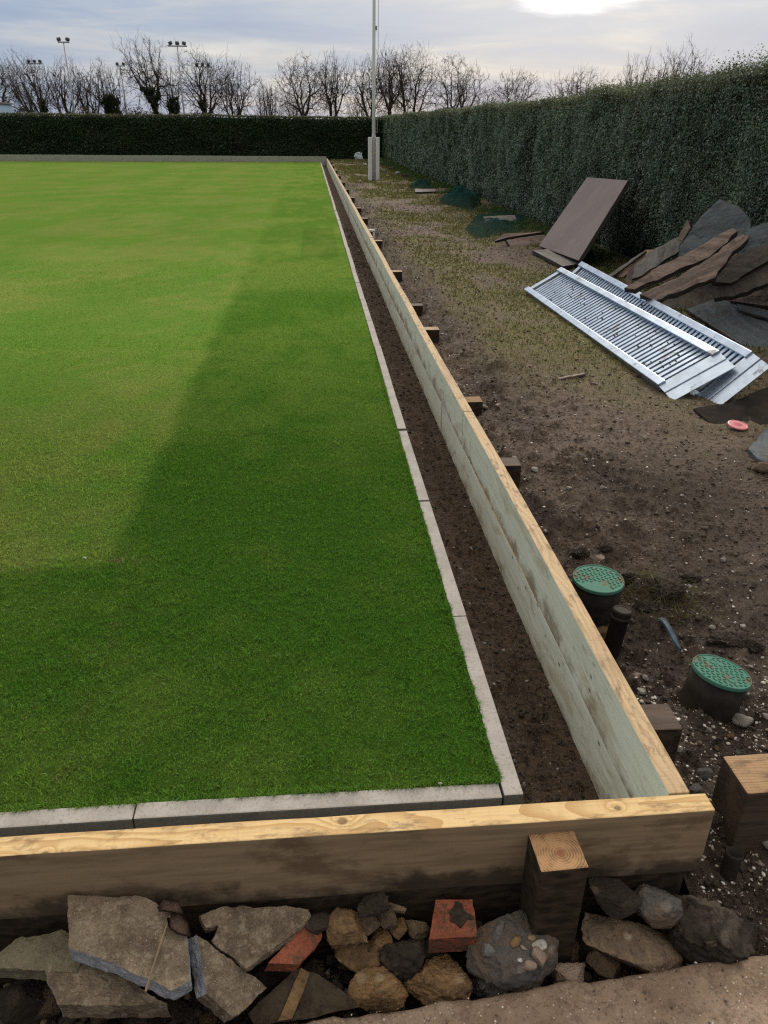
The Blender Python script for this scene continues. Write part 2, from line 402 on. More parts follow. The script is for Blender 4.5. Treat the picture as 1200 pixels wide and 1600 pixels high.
mt['greymetal'] = M('grey painted steel', plain((.33, .34, .36), (.27, .28, .30), .5, .3, 12, .1))
mt['lamp'] = M('dark floodlight housing', plain((.04, .043, .05), (.06, .063, .07), .5, .2, 12, .1))
mt['rope'] = M('pale rope', plain((.45, .45, .44), None, .9, 0, 200, .5))
mt['pink'] = M('pink plastic disc', lambda t: (lambda p: (lambda r: dict(color=t.mix(t.m('MULTIPLY', t.m('SUBTRACT', 1, t.step(t.m('ADD', r, t.m('MULTIPLY', t.noise(p, 40, 3, .6), .025)), .030, .042)), .9), (.62, .20, .22), (.42, .06, .10)), rough=.45))(t.m('SQRT', t.m('ADD', t.m('POWER', t.sep(p)[0], 2), t.m('POWER', t.sep(p)[1], 2)))))(t.obj()))
mt['bag'] = M('white plastic bag', plain((.62, .68, .69), (.45, .56, .58), .35, 0, 12, .4))
mt['leafdead'] = M('dead brown leaf', plain((.17, .105, .075), (.10, .065, .05), .7, 0, 70, .5))
mt['leafgreen'] = M('green leaf', plain((.16, .27, .075), (.10, .18, .045), .5, 0, 70, .4))
mt['stalk'] = M('dry stalk', plain((.30, .21, .12), (.20, .14, .085), .8, 0, 120, .4))
mt['blueshed'] = M('blue painted panel', plain((.22, .36, .48), (.18, .30, .41), .6, 0, 4, .1))
mt['roofgrey'] = M('grey roof felt', plain((.12, .125, .13), None, .9, 0, 10, .3))
def netmat(t):
    p = t.obj(); n = t.noise(p, 14, 4, .65)
    d = t.n('ShaderNodeBsdfDiffuse'); t.put(d.inputs[0], t.mix(n, (.010, .036, .034), (.016, .058, .052)))
    tr = t.n('ShaderNodeBsdfTransparent'); mx = t.n('ShaderNodeMixShader')
    t.put(mx.inputs[0], t.m('ADD', .38, t.m('MULTIPLY', t.step(n, .4, .7), .45)))
    t.t.links.new(tr.outputs[0], mx.inputs[1]); t.t.links.new(d.outputs[0], mx.inputs[2])
    return dict(shader=mx.outputs[0])
mt['net'] = M('fine green netting', netmat)

# ------------------------------------------------------------------ terrain heights
def zpath(x, y):
    x = np.asarray(x, float); y = np.asarray(y, float)
    low = -.105 + .185*sstep(y, 1.05, 2.1) + .10*sstep(x, .75, 1.7)*(1-sstep(y, 1.05, 2.1))
    low = low - .10*sstep(x, 2.6, 1.2)*sstep(-y, -.05, .30)*0.9
    low = low - .05*np.exp(-((x-.36)/.12)**2)*sstep(y, -.1, .2)
    near = sstep(x, 1.5, .5)
    amp = .012 + .024*near
    n = (fbm(x*7, y*7, 3, 5, .55)-.5)*amp*2.2 + (fbm(x*1.3, y*1.3, 9, 3)-.5)*.05
    c = np.maximum(fbm(x*22, y*22, 21, 3)-.56, 0)*.14*(.15+.85*near)
    # mound of lifted turf beside the first lid
    n = n + .085*np.exp(-(((x-.74)/.13)**2+((y-.93)/.10)**2))*(.5+fbm(x*20, y*20, 5, 3))
    return low + n + c
def zp(x, y): return float(zpath(np.array([x]), np.array([y]))[0])
def on_path(px, py):
    z = 0.0
    for _ in range(6):
        p = at(px, py, z=z); z = zp(p.x, p.y)
    return Vector((p.x, p.y, z))
def grassmask(x, y):
    n = fbm(x*.9, y*.55, 31, 4); n2 = fbm(x*3.1, y*2.6, 37, 3)
    base = sstep(y, 2.2, 4.6)*sstep(x, .50, .95)+.5*sstep(y, 14, 26)
    strip = np.exp(-((x-1.05)/.5)**2)*sstep(y, 3, 7)
    hedge = sstep(x, 2.0, 2.9)*sstep(y, 5, 9)
    near = .6*sstep(x, .9, 1.5)*sstep(y, .6, 2)
    m = (base*.85 + strip*.35 + hedge*.5 + near*.5)*sstep(n*.6+n2*.4, .34, .60)
    return np.clip(m, 0, 1)

def dampmask(x, y):
    n = fbm(x*2.2, y*2.2, 33, 4)
    d = sstep(2.4-y+(n-.5)*2.2, 0, 1.4)*sstep(1.9-x, -.3, .9) + np.exp(-((x-.5)/.22)**2)*.75*sstep(n, .35, .55)
    return np.clip(d, 0, 1)
# ground sheet out to the horizon (under everything)
bm = bmesh.new(); bmesh.ops.create_grid(bm, x_segments=20, y_segments=20, size=900)
g = obj('ground', bm, mt['ground']); g.location = (0, 300, -.42); prop(g, kind='structure')
# field beyond the hedges
bm = bmesh.new()
f_ = [bm.verts.new(p) for p in ((-400, 44.6, -.1), (400, 44.6, -.1), (400, 600, -.1), (-400, 600, -.1))]; bm.faces.new(f_)
f_ = [bm.verts.new(p) for p in ((3.9, -3, -.1), (400, -3, -.1), (400, 44.6, -.1), (3.9, 44.6, -.1))]; bm.faces.new(f_)
prop(obj('field', bm, mt['ground']), kind='structure')

# path soil
ys = [-.62]
while ys[-1] < 43.5: ys.append(ys[-1] + max(.011, .0048*(ys[-1]+1.35)*max(1, (ys[-1]+1)/4)))
xs = list(np.arange(.328, 1.25, .011)) + list(np.arange(1.25, 4.3, .028))
prop(grid('soil_path', np.array(xs), np.array(ys), zpath, mt['path'], lambda x, y: np.stack([grassmask(x, y), dampmask(x, y), 0*x], 1), keep=lambda x, y: ~((x < .385) & (y < -.11))), kind='structure')

# ditch soil
def zditch(x, y):
    k = np.clip((x+.0)/.28, 0, 1)
    return -.205 + .05*(1-k)**2 + (fbm(x*9, y*9, 41, 5, .55)-.5)*.05*(1-.75*np.clip((x-.2)/.08, 0, 1)) + np.maximum(fbm(x*30, y*30, 44, 3)-.58, 0)*.12*(1-.85*np.clip((x-.2)/.06, 0, 1))
ys2 = [-.172]
while ys2[-1] < 41.3: ys2.append(ys2[-1] + max(.010, .006*(ys2[-1]+1.35)*max(1, (ys2[-1]+1)/4)))
prop(grid('ditch_soil', np.arange(.0, .2801, .0112), np.array(ys2), zditch, mt['ditch']), kind='structure')
bm = bmesh.new()
for q in (((-30, -.172, -.16), (0, -.172, -.19), (0, .0, -.16), (-30, .0, -.14)), ((-38, 41.22, -.2), (0, 41.22, -.2), (0, 41.34, -.2), (-38, 41.34, -.2))):
    bm.faces.new([bm.verts.new(p) for p in q])
prop(obj('ditch_bed', bm, mt['ditch']), kind='structure')
# rubble trench soil
def ztrench(x, y): return -.225 + (fbm(x*8, y*8, 51, 5, .6)-.5)*.08 - .02 + .10*sstep(x, .25, .8)
prop(grid('trench_soil', np.arange(-3.2, .60, .014), np.arange(-.95, -.223, .014), ztrench, mt['trench']), kind='structure')

# ------------------------------------------------------------------ lawn
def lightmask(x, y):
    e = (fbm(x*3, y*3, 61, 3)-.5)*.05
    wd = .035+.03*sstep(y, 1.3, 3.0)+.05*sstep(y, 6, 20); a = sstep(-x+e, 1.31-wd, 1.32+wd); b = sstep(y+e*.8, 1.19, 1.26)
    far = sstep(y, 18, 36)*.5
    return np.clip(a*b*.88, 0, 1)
def lawncol(x, y):
    L = lightmask(x, y)
    n = fbm(x*1.1, y*1.1, 63, 4); n2 = fbm(x*6, y*6, 67, 3)
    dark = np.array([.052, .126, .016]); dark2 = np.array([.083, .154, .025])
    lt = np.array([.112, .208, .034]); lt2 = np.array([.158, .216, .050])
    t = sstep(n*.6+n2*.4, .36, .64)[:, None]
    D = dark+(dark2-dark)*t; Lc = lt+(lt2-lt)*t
    # bands left by the mower, farther down the green
    band = .5+.5*np.sin(x*2*math.pi/1.9+.8)
    Lc = Lc*(1+.05*(band[:, None]-.5))
    D = D*(1+np.array([.75, .44, .7])*sstep(y, 1.8, 13)[:, None])
    sq = ((x > -.65) & (x < -.16) & (y > 9.1) & (y < 12.4))
    D = D*np.where(sq, .86, 1)[:, None]
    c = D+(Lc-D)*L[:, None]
    # worn brown edge where the paler turf ends
    w = np.exp(-((y-1.245)/.022)**2)*sstep(-x, 1.52, 1.60) + np.exp(-(((y-1.26)/.025)**2+((x+1.27)/.045)**2))
    w = np.clip(w*sstep(fbm(x*25, y*25, 71, 3), .40, .52), 0, 1)[:, None]*.95
    seam = np.exp(-((y-.62)/.012)**2)*sstep(-x, -.0, .1)*.12 + np.exp(-((x+1.19)/.025)**2)*sstep(1.24-y, 0, .3)*.35*sstep(fbm(x*18, y*18, 72, 3), .42, .6)
    c = c*(1-w)+np.array([.19, .135, .085])*w
    c = c*(1-seam[:, None])+np.array([.10, .085, .04])*seam[:, None]
    return c
def lawnmat(t):
    p = t.obj(); a = t.attr('Col')
    n = t.noise(p, 70, 4, .7); n3 = t.noise(t.scl(p, 1, .35, 1), 5, 5, .7); n4 = t.noise(p, .8, 5, .6)
    c = t.mix(t.m('MULTIPLY', t.step(n, .4, .7), .55), a, t.mix(1.0, a, (.38, .42, .38), 'MULTIPLY'))
    c = t.mix(t.m('MULTIPLY', t.step(n3, .45, .7), .4), c, t.mix(1.0, c, (1.32, 1.16, 1.3), 'MULTIPLY'))
    c = t.mix(t.m('MULTIPLY', t.step(n4, .4, .7), .3), c, t.mix(1.0, c, (1.25, 1.05, 1.2), 'MULTIPLY'))
    d = t.n('ShaderNodeBsdfDiffuse'); t.put(d.inputs[0], c)
    b = t.n('ShaderNodeBump'); b.inputs['Strength'].default_value = .8; b.inputs['Distance'].default_value = .01; t.put(b.inputs['Height'], n)
    t.t.links.new(b.outputs[0], d.inputs['Normal'])
    return dict(shader=d.outputs[0])
mt['lawn'] = M('close mown turf', lawnmat)
lx = np.concatenate([np.arange(-38, -6, .5), np.arange(-6, -1.7, .12), np.arange(-1.7, -.049, .03), [-.048]])
ly = [.048]
while ly[-1] < 41.15: ly.append(ly[-1]+max(.025, .02*(ly[-1]+1.35)))
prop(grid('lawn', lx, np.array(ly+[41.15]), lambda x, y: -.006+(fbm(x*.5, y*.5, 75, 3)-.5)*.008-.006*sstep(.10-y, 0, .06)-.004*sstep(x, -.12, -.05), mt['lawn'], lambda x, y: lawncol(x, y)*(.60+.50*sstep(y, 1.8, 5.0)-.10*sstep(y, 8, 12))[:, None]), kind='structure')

def blades(name, P, H, Wd, lean, col, mats, kind='stuff', tilt=None):
    n = len(P); a = rng.uniform(0, 2*math.pi, n); la = rng.uniform(0, 2*math.pi, n)
    s = np.stack([np.cos(a), np.sin(a), 0*a], 1)*(Wd*.5)[:, None]
    ld = np.stack([np.cos(la), np.sin(la), 0*la], 1)
    mid = P+ld*(H*lean*.35)[:, None]+np.array([0, 0, 1])*(H*.6)[:, None]
    tip = P+ld*(H*lean)[:, None]+np.array([0, 0, 1])*(H*np.sqrt(np.clip(1-lean**2*.5, .1, 1)))[:, None]
    V = np.stack([P-s, P+s, mid+s*.8, mid-s*.8, tip], 1).reshape(-1, 3)
    i = np.arange(n)*5
    Fc = np.concatenate([np.stack([i, i+1, i+2], 1), np.stack([i, i+2, i+3], 1), np.stack([i+3, i+2, i+4], 1)])
    me = mesh_np(name, V, Fc, np.repeat(col, 5, 0))
    return prop(link(name, me, mats), kind=kind)
def scatter(n, x0, x1, y0, y1): return rng.uniform(x0, x1, n), rng.uniform(y0, y1, n)
PX, PY, PH, PW = [], [], [], []
for n, x0, x1, y0, y1, h, w in ((125000, -2.1, -.047, .048, 1.35, .0135, .0019), (100000, -2.7, -.047, 1.35, 2.7, .012, .0023), (90000, -4.2, -.047, 2.7, 5.0, .011, .0033), (80000, -7, -.047, 5, 9.0, .010, .0055)):
    x, y = scatter(n, x0, x1, y0, y1)
    PX.append(x); PY.append(y); PH.append(np.full(n, h)*rng.uniform(.55, 1.3, n)); PW.append(np.full(n, w)*rng.uniform(.7, 1.3, n))
# shaggy fringe hanging over the edging
n = 5200; x = rng.uniform(-1.62, -.047, n); y = .047+np.abs(rng.normal(0, .010, n)); PX.append(x); PY.append(y); PH.append(rng.uniform(.010, .024, n)); PW.append(rng.uniform(.0015, .0025, n))
n = 9000; y = .05+4*rng.uniform(0, 1, n)**1.6; x = -.049-np.abs(rng.normal(0, .007, n)); PX.append(x); PY.append(y); PH.append(rng.uniform(.009, .019, n)); PW.append(rng.uniform(.0015, .0025, n))
PX, PY, PH, PW = map(np.concatenate, (PX, PY, PH, PW))
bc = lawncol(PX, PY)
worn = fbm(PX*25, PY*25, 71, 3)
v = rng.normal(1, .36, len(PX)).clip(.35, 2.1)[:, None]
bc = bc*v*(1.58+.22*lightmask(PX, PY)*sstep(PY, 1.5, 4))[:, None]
dry = rng.uniform(0, 1, len(PX)) < .05+.07*lightmask(PX, PY)
bc[dry] = bc[dry]*.4+np.array([.20, .175, .065])*.6
clump = (.35+1.3*fbm(PX*42, PY*42, 77, 3)**1.3)
blades('grass', np.stack([PX, PY, np.full(len(PX), -.008)], 1), PH*clump, PW, rng.uniform(.25, 1.15, len(PX)), bc, mt['grass'])

# ------------------------------------------------------------------ edging stones
def edging_mesh(L):
    bm = bmesh.new(); box(bm, (0, 0, -.075), (.05, L-.003, .15), None, .004)
    bm.normal_update()
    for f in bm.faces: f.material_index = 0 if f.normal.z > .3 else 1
    me = bpy.data.meshes.new('edging_stone'); bm.to_mesh(me); bm.free()
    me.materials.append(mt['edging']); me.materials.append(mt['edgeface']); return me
def put(name, me, loc, rz, label, cat, group=None):
    o = bpy.data.objects.new(name, me); COL.objects.link(o); o.location = loc; o.rotation_euler = (rnd.uniform(-.01, .01), rnd.uniform(-.006, .006), rz)
    return prop(o, label, cat, group)
LS = .915; me_full = edging_mesh(LS); me_first = edging_mesh(.795)
ord_ = ['second', 'third', 'fourth', 'fifth', 'sixth']
EG = 'concrete edging strips round the lawn'
put('edging_stone', me_first, (-.025, .3975, 0), 0, 'pale concrete edging strip running away from the lawn corner, the nearest of the long row', 'edging', EG)
k = 0; y = .795
while y < 41:
    lab = ('pale concrete edging strip beside the soil ditch, %s from the near lawn corner' % ord_[k]) if k < 5 else 'pale concrete edging strip farther down the long row between lawn and soil ditch'
    put('edging_stone', me_full, (-.025+rnd.uniform(-.004, .004), y+LS/2, rnd.uniform(-.003, .002)), rnd.uniform(-.004, .004), lab, 'edging', EG); y += LS; k += 1
for k, lab in enumerate(('pale concrete edging strip across the front of the lawn, its end meeting the corner joint', 'concrete edging strip across the lawn front, cut off by the left picture edge', )):
    put('edging_stone', me_full, (-.0525-LS*(k+.5), .025+k*.002, 0), math.pi/2, lab, 'edging', EG)

# ------------------------------------------------------------------ timber walls
def plank(name, L, H, th, parent, loc, rz, plus='treated', minus='dimface', top='tan', jit=.0015):
    bm = bmesh.new(); box(bm, (0, 0, 0), (L-.003, th, H), None, .0025)
    bmesh.ops.subdivide_edges(bm, edges=[e for e in bm.edges if e.calc_length() > L*.8], cuts=max(2, int(L/.15)))
    ph = rnd.uniform(0, 9)
    for v_ in bm.verts:
        v_.co.y += .0022*math.sin(v_.co.x*1.7+ph); v_.co.z += .002*math.sin(v_.co.x*1.1+ph*2)
        nn = mnoise.noise(Vector((v_.co.x*14+ph*3, v_.co.y*9, v_.co.z*9)))*jit
        v_.co.y += nn; v_.co.z += nn
    bm.normal_update()
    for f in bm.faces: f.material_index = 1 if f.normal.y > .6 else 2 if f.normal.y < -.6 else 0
    o = obj(name, bm, [mt[top], mt[plus], mt[minus]], parent, False)
    o.location = loc; o.rotation_euler = (0, 0, rz); return o
def post(parent, c, s, zt, zb, mats, rz=0.0, name='post', bev=.004):
    bm = bmesh.new(); box(bm, (0, 0, (zt+zb)/2), (s[0], s[1], zt-zb), None, bev)
    bm.normal_update()
    for f in bm.faces: f.material_index = 0 if f.normal.z > .6 else 1
    o = obj(name, bm, mats, parent); o.location = (c[0], c[1], 0); o.rotation_euler = (0, 0, rz); return o
mt['sidepost'] = M('post side with painted shade', plankmat((.085, .06, .04), (.04, .03, .022)))  # shade painted into the sides; the sunlit top has its own lighter tone
mt['postend'] = M('post end grain', endgrain_fn(.004, -.008))
mt['postend2'] = M('dark post end grain', plankmat((.085, .052, .034), (.045, .029, .02)))
mt['postend3'] = M('weathered post end grain', endgrain_fn(.09, .16, (.26, .155, .08), (.14, .075, .035)))
mt['postend4'] = M('pale post end grain', endgrain_fn(.01, .01, (.40, .30, .20), (.26, .18, .11)))

rw = empty('timber_wall', (.30, 0, 0), 'long two plank timber wall with pale inner face, running away along the soil path', 'timber wall', 'timber ditch walls')
def wallplanks(parent, starts, H, zc, x):
    for a, b in zip(starts, starts[1:]):
        plank('plank', b-a, H, .05, parent, (x-.30+rnd.uniform(-.003, .003), (a+b)/2, zc+rnd.uniform(-.002, .002)), math.pi/2)
s_top = [-.175, 2.42]; 
while s_top[-1] < 41.3: s_top.append(min(41.35, s_top[-1]+rnd.choice((2.4, 2.4, 1.8))))
s_bot = [-.175, 3.1]
while s_bot[-1] < 41.3: s_bot.append(min(41.35, s_bot[-1]+rnd.choice((2.4, 2.4, 1.8))))
wallplanks(rw, s_top, .188, .076, .30); wallplanks(rw, s_bot, .25, -.1475, .30)
for i, (y, zt_, m_) in enumerate(((.145, .10, 'postend2'), (1.86, .115, 'postend2'), (2.75, .125, 'postend3'), (4.38, .15, 'postend4'), (5.33, .135, 'postend2'), (7.0, .15, 'postend4'), (9.5, .15, 'postend4'), (10.8, .15, 'postend4'), (12.4, .15, 'postend4'), (14.3, .15, 'postend4'), (16.8, .15, 'postend4'), (19.4, .15, 'postend4'), (22.2, .15, 'postend4'), (25.5, .15, 'postend4'), (29, .15, 'postend4'), (33, .15, 'postend4'), (37, .15, 'postend4'))):
    o = post(rw, (.0265+.058, y), (.115, .10), zt_, -.45, [mt[m_], mt['darkwood']], rnd.uniform(-.04, .04))
    if i == 0: o['label'] = 'soil darkened square post just behind the near end'
fwx = at(1113, 1255, z=.17).x
fw_ = empty('timber_wall', (0, -.20, 0), 'front timber ditch wall with bright knotted top edge above the rubble trench', 'timber wall', 'timber ditch walls')
kn = [(at(x_, y_, z=.17).x, at(x_, y_, z=.17).y+.202, r_) for x_, y_, r_ in ((535, 1283, .013), (965, 1262, .009), (70, 1336, .010))]
L_ = fwx+3.4; xc_ = fwx-L_/2
mt['fronttop'] = M('front plank sawn top', wood_fn((.66, .48, .235), (.48, .30, .12), (.40, .25, .12), 62, [(a-xc_, b, c) for a, b, c in kn], -.09, .2))
o = plank('plank', L_, .195, .05, fw_, (xc_, -.002, .0725), 0, 'treated', 'dimface'); o.data.materials[0] = mt['fronttop']
o = plank('plank', L_-.02, .24, .044, fw_, (xc_-.02, -.002, -.147), 0, 'darkwood', 'darkwood', 'darkwood')
o['label'] = 'lower plank near black with soil and painted shade'
o = post(fw_, (-.0085, -.0745), (.103, .095), .135, -.5, [mt['postend'], mt['darkwood']], .03); o['label'] = 'square post with visible growth rings on its sawn end'
post(fw_, (-1.75, -.0745), (.103, .095), .13, -.5, [mt['postend3'], mt['darkwood']], -.02)
bw = empty('timber_wall', (0, 41.4, 0), 'far timber ditch wall, pale low plank line below the far hedge', 'timber wall', 'timber ditch walls')
x = .27
while x > -38:
    plank('plank', 2.4, .42, .05, bw, (x-1.2, rnd.uniform(-.01, .01), .05+rnd.uniform(-.006, .006)+.0022*abs(x)), 0, 'greywood', 'greywood', 'greywood'); x -= 2.4

# ------------------------------------------------------------------ flat pieces with real thickness
def plate(name, px, anchor, n, th, mats, label=None, cat=None, group=None, rough=.0, cuts=0,  edge=None, seed=0, parent=None, curl=0.0, jag=0.0, orient=False):
    """px: outline seen in the photo; anchor: a point in space; n: plane normal; th: thickness (m)"""
    n = Vector(n).normalized(); A = Vector(anchor); pts = []
    r = random.Random(seed+len(px)*7)
    for (x, y) in px:
        d = ray(x, y); pts.append(CAM+d*((A-CAM).dot(n)/d.dot(n)))
    c = sum(pts, Vector())/len(pts)
    if jag:
        q = []
        for a, b in zip(pts, pts[1:]+pts[:1]):
            q.append(a); e = b-a; m_ = max(1, int(e.length/.05)); side = e.cross(n).normalized()
            for k in range(1, m_): q.append(a+e*(k/m_)+side*r.uniform(-jag, jag))
        pts = q
    bm = bmesh.new()
    top = [bm.verts.new(p-c) for p in pts]
    f = bm.faces.new(top); f.normal_update()
    if f.normal.dot(n) < 0: f.normal_flip()
    ex = bmesh.ops.extrude_face_region(bm, geom=[f]); vs = [v for v in ex['geom'] if isinstance(v, bmesh.types.BMVert)]
    bmesh.ops.translate(bm, verts=vs, vec=-n*th)
    bmesh.ops.recalc_face_normals(bm, faces=bm.faces[:])
    bm.normal_update()
    for g in bm.faces: g.material_index = 0 if abs(g.normal.dot(n)) > .8 else 1
    if edge:   # material slot of single side faces, told by direction from the middle
        for dvec, slot in edge:
            dv = Vector(dvec).normalized(); best = max((g for g in bm.faces if abs(g.normal.dot(n)) < .5), key=lambda g: g.normal.dot(dv))
            for g in bm.faces:
                if g.normal.dot(best.normal) > .95: g.material_index = slot
    if cuts:
        bmesh.ops.triangulate(bm, faces=bm.faces[:])
        for _ in range(cuts):
            L = rough*1.5+.004
            bmesh.ops.subdivide_edges(bm, edges=[e for e in bm.edges if e.calc_length() > .009*max(1, (c-CAM).length/1.9)], cuts=1, use_grid_fill=False)
            bmesh.ops.triangulate(bm, faces=[g for g in bm.faces if len(g.verts) > 3])
    if rough or curl:
        bm.normal_update(); off = Vector((seed*3.1, seed*1.7, 0))
        for v_ in bm.verts:
            p = v_.co
            d = mnoise.fractal((p+off)*14, .8, 2.0, 5)*rough + mnoise.fractal((p+off)*60, .6, 2.0, 3)*rough*.45 + mnoise.noise((p+off)*3)*curl
            v_.co = p+v_.normal*d
    if orient:
        e = max(((b-a) for a, b in zip(pts, pts[1:]+pts[:1])), key=lambda v: v.length).normalized(); fy = n.cross(e).normalized()
        Rm = Matrix((e, fy, e.cross(fy))).transposed().to_4x4(); bmesh.ops.transform(bm, matrix=Rm.inverted(), verts=bm.verts[:])
    o = obj(name, bm, mats, parent); o.location = c
    if orient: o.rotation_euler = Rm.to_euler()
    if parent: o.location = c-parent.location
    if label: prop(o, label, cat, group)
    return o

# ---- galvanised loading ramps
def ramp_thing(B, Ld, Wd, L, W, label, seed):
    B = Vector(B); l = Vector(Ld).normalized(); w = Vector(Wd); w = (w-l*w.dot(l)).normalized(); nrm = w.cross(l); nrm = nrm if nrm.z > 0 else -nrm
    t = empty('loading_ramp', B, label, 'ramp', 'galvanised ramps')
    Mx = Matrix((l, w, nrm)).transposed()
    def fin(name, bm, m_):
        bmesh.ops.transform(bm, matrix=Mx.to_4x4(), verts=bm.verts[:]); bmesh.ops.recalc_face_normals(bm, faces=bm.faces[:]); return obj(name, bm, m_, t)
    for v0 in (0, W-.05):
        bm = bmesh.new(); box(bm, (L/2, v0+.025, -.002), (L, .05, .055), None, .004)
        # lip underneath with scallops
        for k in range(int(L/.09)): box(bm, (.05+k*.09, v0+(.004 if v0 == 0 else .046), -.036), (.06, .004, .02))
        fin('side_rail', bm, mt['galv'])
    bm = bmesh.new(); n = int((L-.12)/.060)
    for k in range(n):
        u = .09+k*.060
        sect = [(-.0195, -.032), (-.0185, -.003), (.0175, -.005), (.0195, -.032)]
        a = [bm.verts.new((u+du, .05, z)) for du, z in sect]; b = [bm.verts.new((u+du, W-.05, z)) for du, z in sect]
        for i in range(3): bm.faces.new((a[i], a[i+1], b[i+1], b[i]))
        # short raised dimples
        if seed: pass
    fin('tread', bm, mt['galv'])
    bm = bmesh.new(); box(bm, (L/2, W/2, -.034), (L-.08, W-.1, .004)); fin('back_plate', bm, mt['blackhole'])  # near black colour supplies the shade seen in the slots between treads
    bm = bmesh.new(); box(bm, (L-.035, W/2, -.004), (.07, W-.1, .02), None, .002); fin('end_plate', bm, mt['galv'])
    # folded end flap dropping towards the ground
    bm = bmesh.new(); rot = Matrix.Rotation(R(-16), 3, 'Y')
    for u, ln, dz in ((-.045, .085, .0), (-.140, .085, -.004)):
        c = rot @ Vector((u, 0, 0)); box(bm, (c.x+.02, W/2, c.z+.012+dz), (ln, W-.004, .006), rot, .002)
    c = rot @ Vector((-.09, 0, 0)); box(bm, (c.x+.02, W/2, c.z+.004), (.02, W-.01, .006), rot)
    fin('end_flap', bm, mt['galv'])
    bm = bmesh.new()
    r = random.Random(seed)
    for _ in range(60):
        u, v_ = r.uniform(.15, L-.3), r.uniform(.07, W-.07); bmesh.ops.create_icosphere(bm, subdivisions=1, radius=1, matrix=Matrix.Translation((u, v_, -.002)) @ Matrix.Diagonal((r.uniform(.004, .02), r.uniform(.003, .009), .003, 1)))
    o = fin('dirt_crumb', bm, mt['darkrock']); o['kind'] = 'stuff'
    return t
A1, B1 = at(820, 455, z=.10), at(1030, 606, z=.10); nr = at(1121, 552, z=.30)
ramp_thing(B1, A1-B1, nr-B1, (A1-B1).length, .405, 'shiny galvanised ramp with slatted tread, lying nearest the wall and overlapping the other ramp', 1)
nr2, fr2 = at(1170, 550, z=.33), at(908, 410, z=.33); W2 = Vector((.30, .05, .28))
ramp_thing(nr2-W2, fr2-nr2, W2, (fr2-nr2).length, W2.length, 'galvanised ramp half hidden behind the other, its muddy flap nearer the pink disc', 2)

# ---- leaning board and boards by the hedge
a_, b_, c_ = at(842, 384, z=.12), at(904, 407, z=.20), at(980, 282, X=3.10)
nb = (b_-a_).cross(c_-a_).normalized(); nb = nb if nb.dot(CAM-a_) > 0 else -nb
plate('leaning_board', [(917, 277), (981, 282), (904, 407), (842, 384)], a_, nb, .045, [mt['board'], mt['boardedge']], 'large flat purplish brown board leaning back against the hedge on a stack of planks', 'board')
BD = 'old boards along the hedge'
def plk(px, z, n, th, m_, label, seed=0, anch=0, jag=.0, **k):
    A = at(*px[anch], z=z) if 'X' not in k else at(*px[anch], X=k['X'])
    return plate(k.get('name', 'plank'), px, A, n, th, [mt[m_], mt[k.get('em', 'boardedge')]], label, k.get('cat', 'plank'), k.get('group', BD), k.get('rough', .0035), k.get('cuts', 3), None, seed, None, k.get('curl', .006), jag, True)
plk([(648, 295), (680, 295), (682, 299), (649, 300)], .14, (0, 0, 1), .05, 'greyplank', 'small grey plank in the grass farthest along the hedge, beside the small dark net', 1)
plk([(755, 338), (804, 336), (811, 349), (758, 351)], .17, (0, -.3, 1), .06, 'greyplank', 'short thick grey plank lying on the spread green netting', 2)
plk([(772, 377), (787, 365), (849, 362), (792, 371)], .16, (-.6, -.3, .8), .04, 'oldplank', 'brown plank tipped on edge, making a little roof with its neighbour', 3)
plk([(789, 371), (852, 367), (846, 388), (800, 390)], .19, (.15, -.5, .9), .045, 'oldplank', 'flat brown plank beside the leaning board, tilted towards the path', 4)
for k, (z, lab) in enumerate(((.14, 'top grey plank of the low stack under the leaning board'), (.095, 'middle grey plank of the low stack under the leaning board'), (.05, 'bottom grey plank of the low stack under the leaning board'))):
    o = k*6
    plk([(832+k*3, 391+o), (870, 388+o), (915, 410+o), (880, 416+o)], z, (0, 0, 1), .035, 'greyplank', lab, 5+k)
# ---- pile of broken boards
PG = 'broken boards in the pile by the hedge'
PN = (-.42, -.52, .74)
D_ = dict(group=PG, em='darkplank', cuts=5, rough=.006)
plk([(1125, 313), (1153, 323), (1173, 344), (1172, 372), (1140, 410), (1060, 420), (1058, 385), (1095, 340)], 0, (-.85, -.35, .4), .02, 'felt', 'upright blue grey felt sheet at the back of the pile, against the hedge', 11, name='felt_sheet', cat='sheet', X=3.15, curl=.03, **D_)
plk([(1172, 357), (1215, 346), (1290, 340), (1290, 400), (1200, 420), (1140, 420)], 0, (-.8, -.4, .45), .02, 'felt', 'second blue grey felt sheet, cut off by the right picture edge', 12, name='felt_sheet', cat='sheet', X=3.05, curl=.03, **D_)
plk([(1058, 374), (1074, 342), (1079, 356), (1066, 376)], 0, (-.8, -.4, .45), .02, 'oldplank', 'small pointed brown splinter standing up at the top of the pile', 13, X=3.0, **D_)
plk([(1014, 394), (1060, 370), (1081, 368), (1062, 391), (1004, 430), (986, 436), (988, 418)], 0, PN, .03, 'greyplank', 'dull grey plank lying behind the bare pink plank', 14, X=2.85, jag=.010, **D_)
plk([(1010, 390), (1020, 390), (974, 433), (953, 433)], .36, PN, .025, 'pinkplank', 'bare pinkish plank, the palest in the pile, pointing down behind the ramps', 15, **D_)
plk([(1000, 396), (1010, 392), (950, 437), (935, 440)], .33, PN, .03, 'greyplank', 'thin grey plank at the left end of the pile', 24, **D_)
plk([(982, 418), (991, 416), (985, 449), (976, 447)], .40, (-.3, -.8, .5), .025, 'oldplank', 'short upright slat across the foot of the pink plank', 16, **D_)
plk([(1020, 421), (1093, 386), (1144, 357), (1152, 361), (1107, 402), (1051, 426), (992, 452), (975, 450)], .40, PN, .05, 'oldplank', 'long brown splintered plank in the middle of the pile', 17, anch=6, jag=.013, **D_)
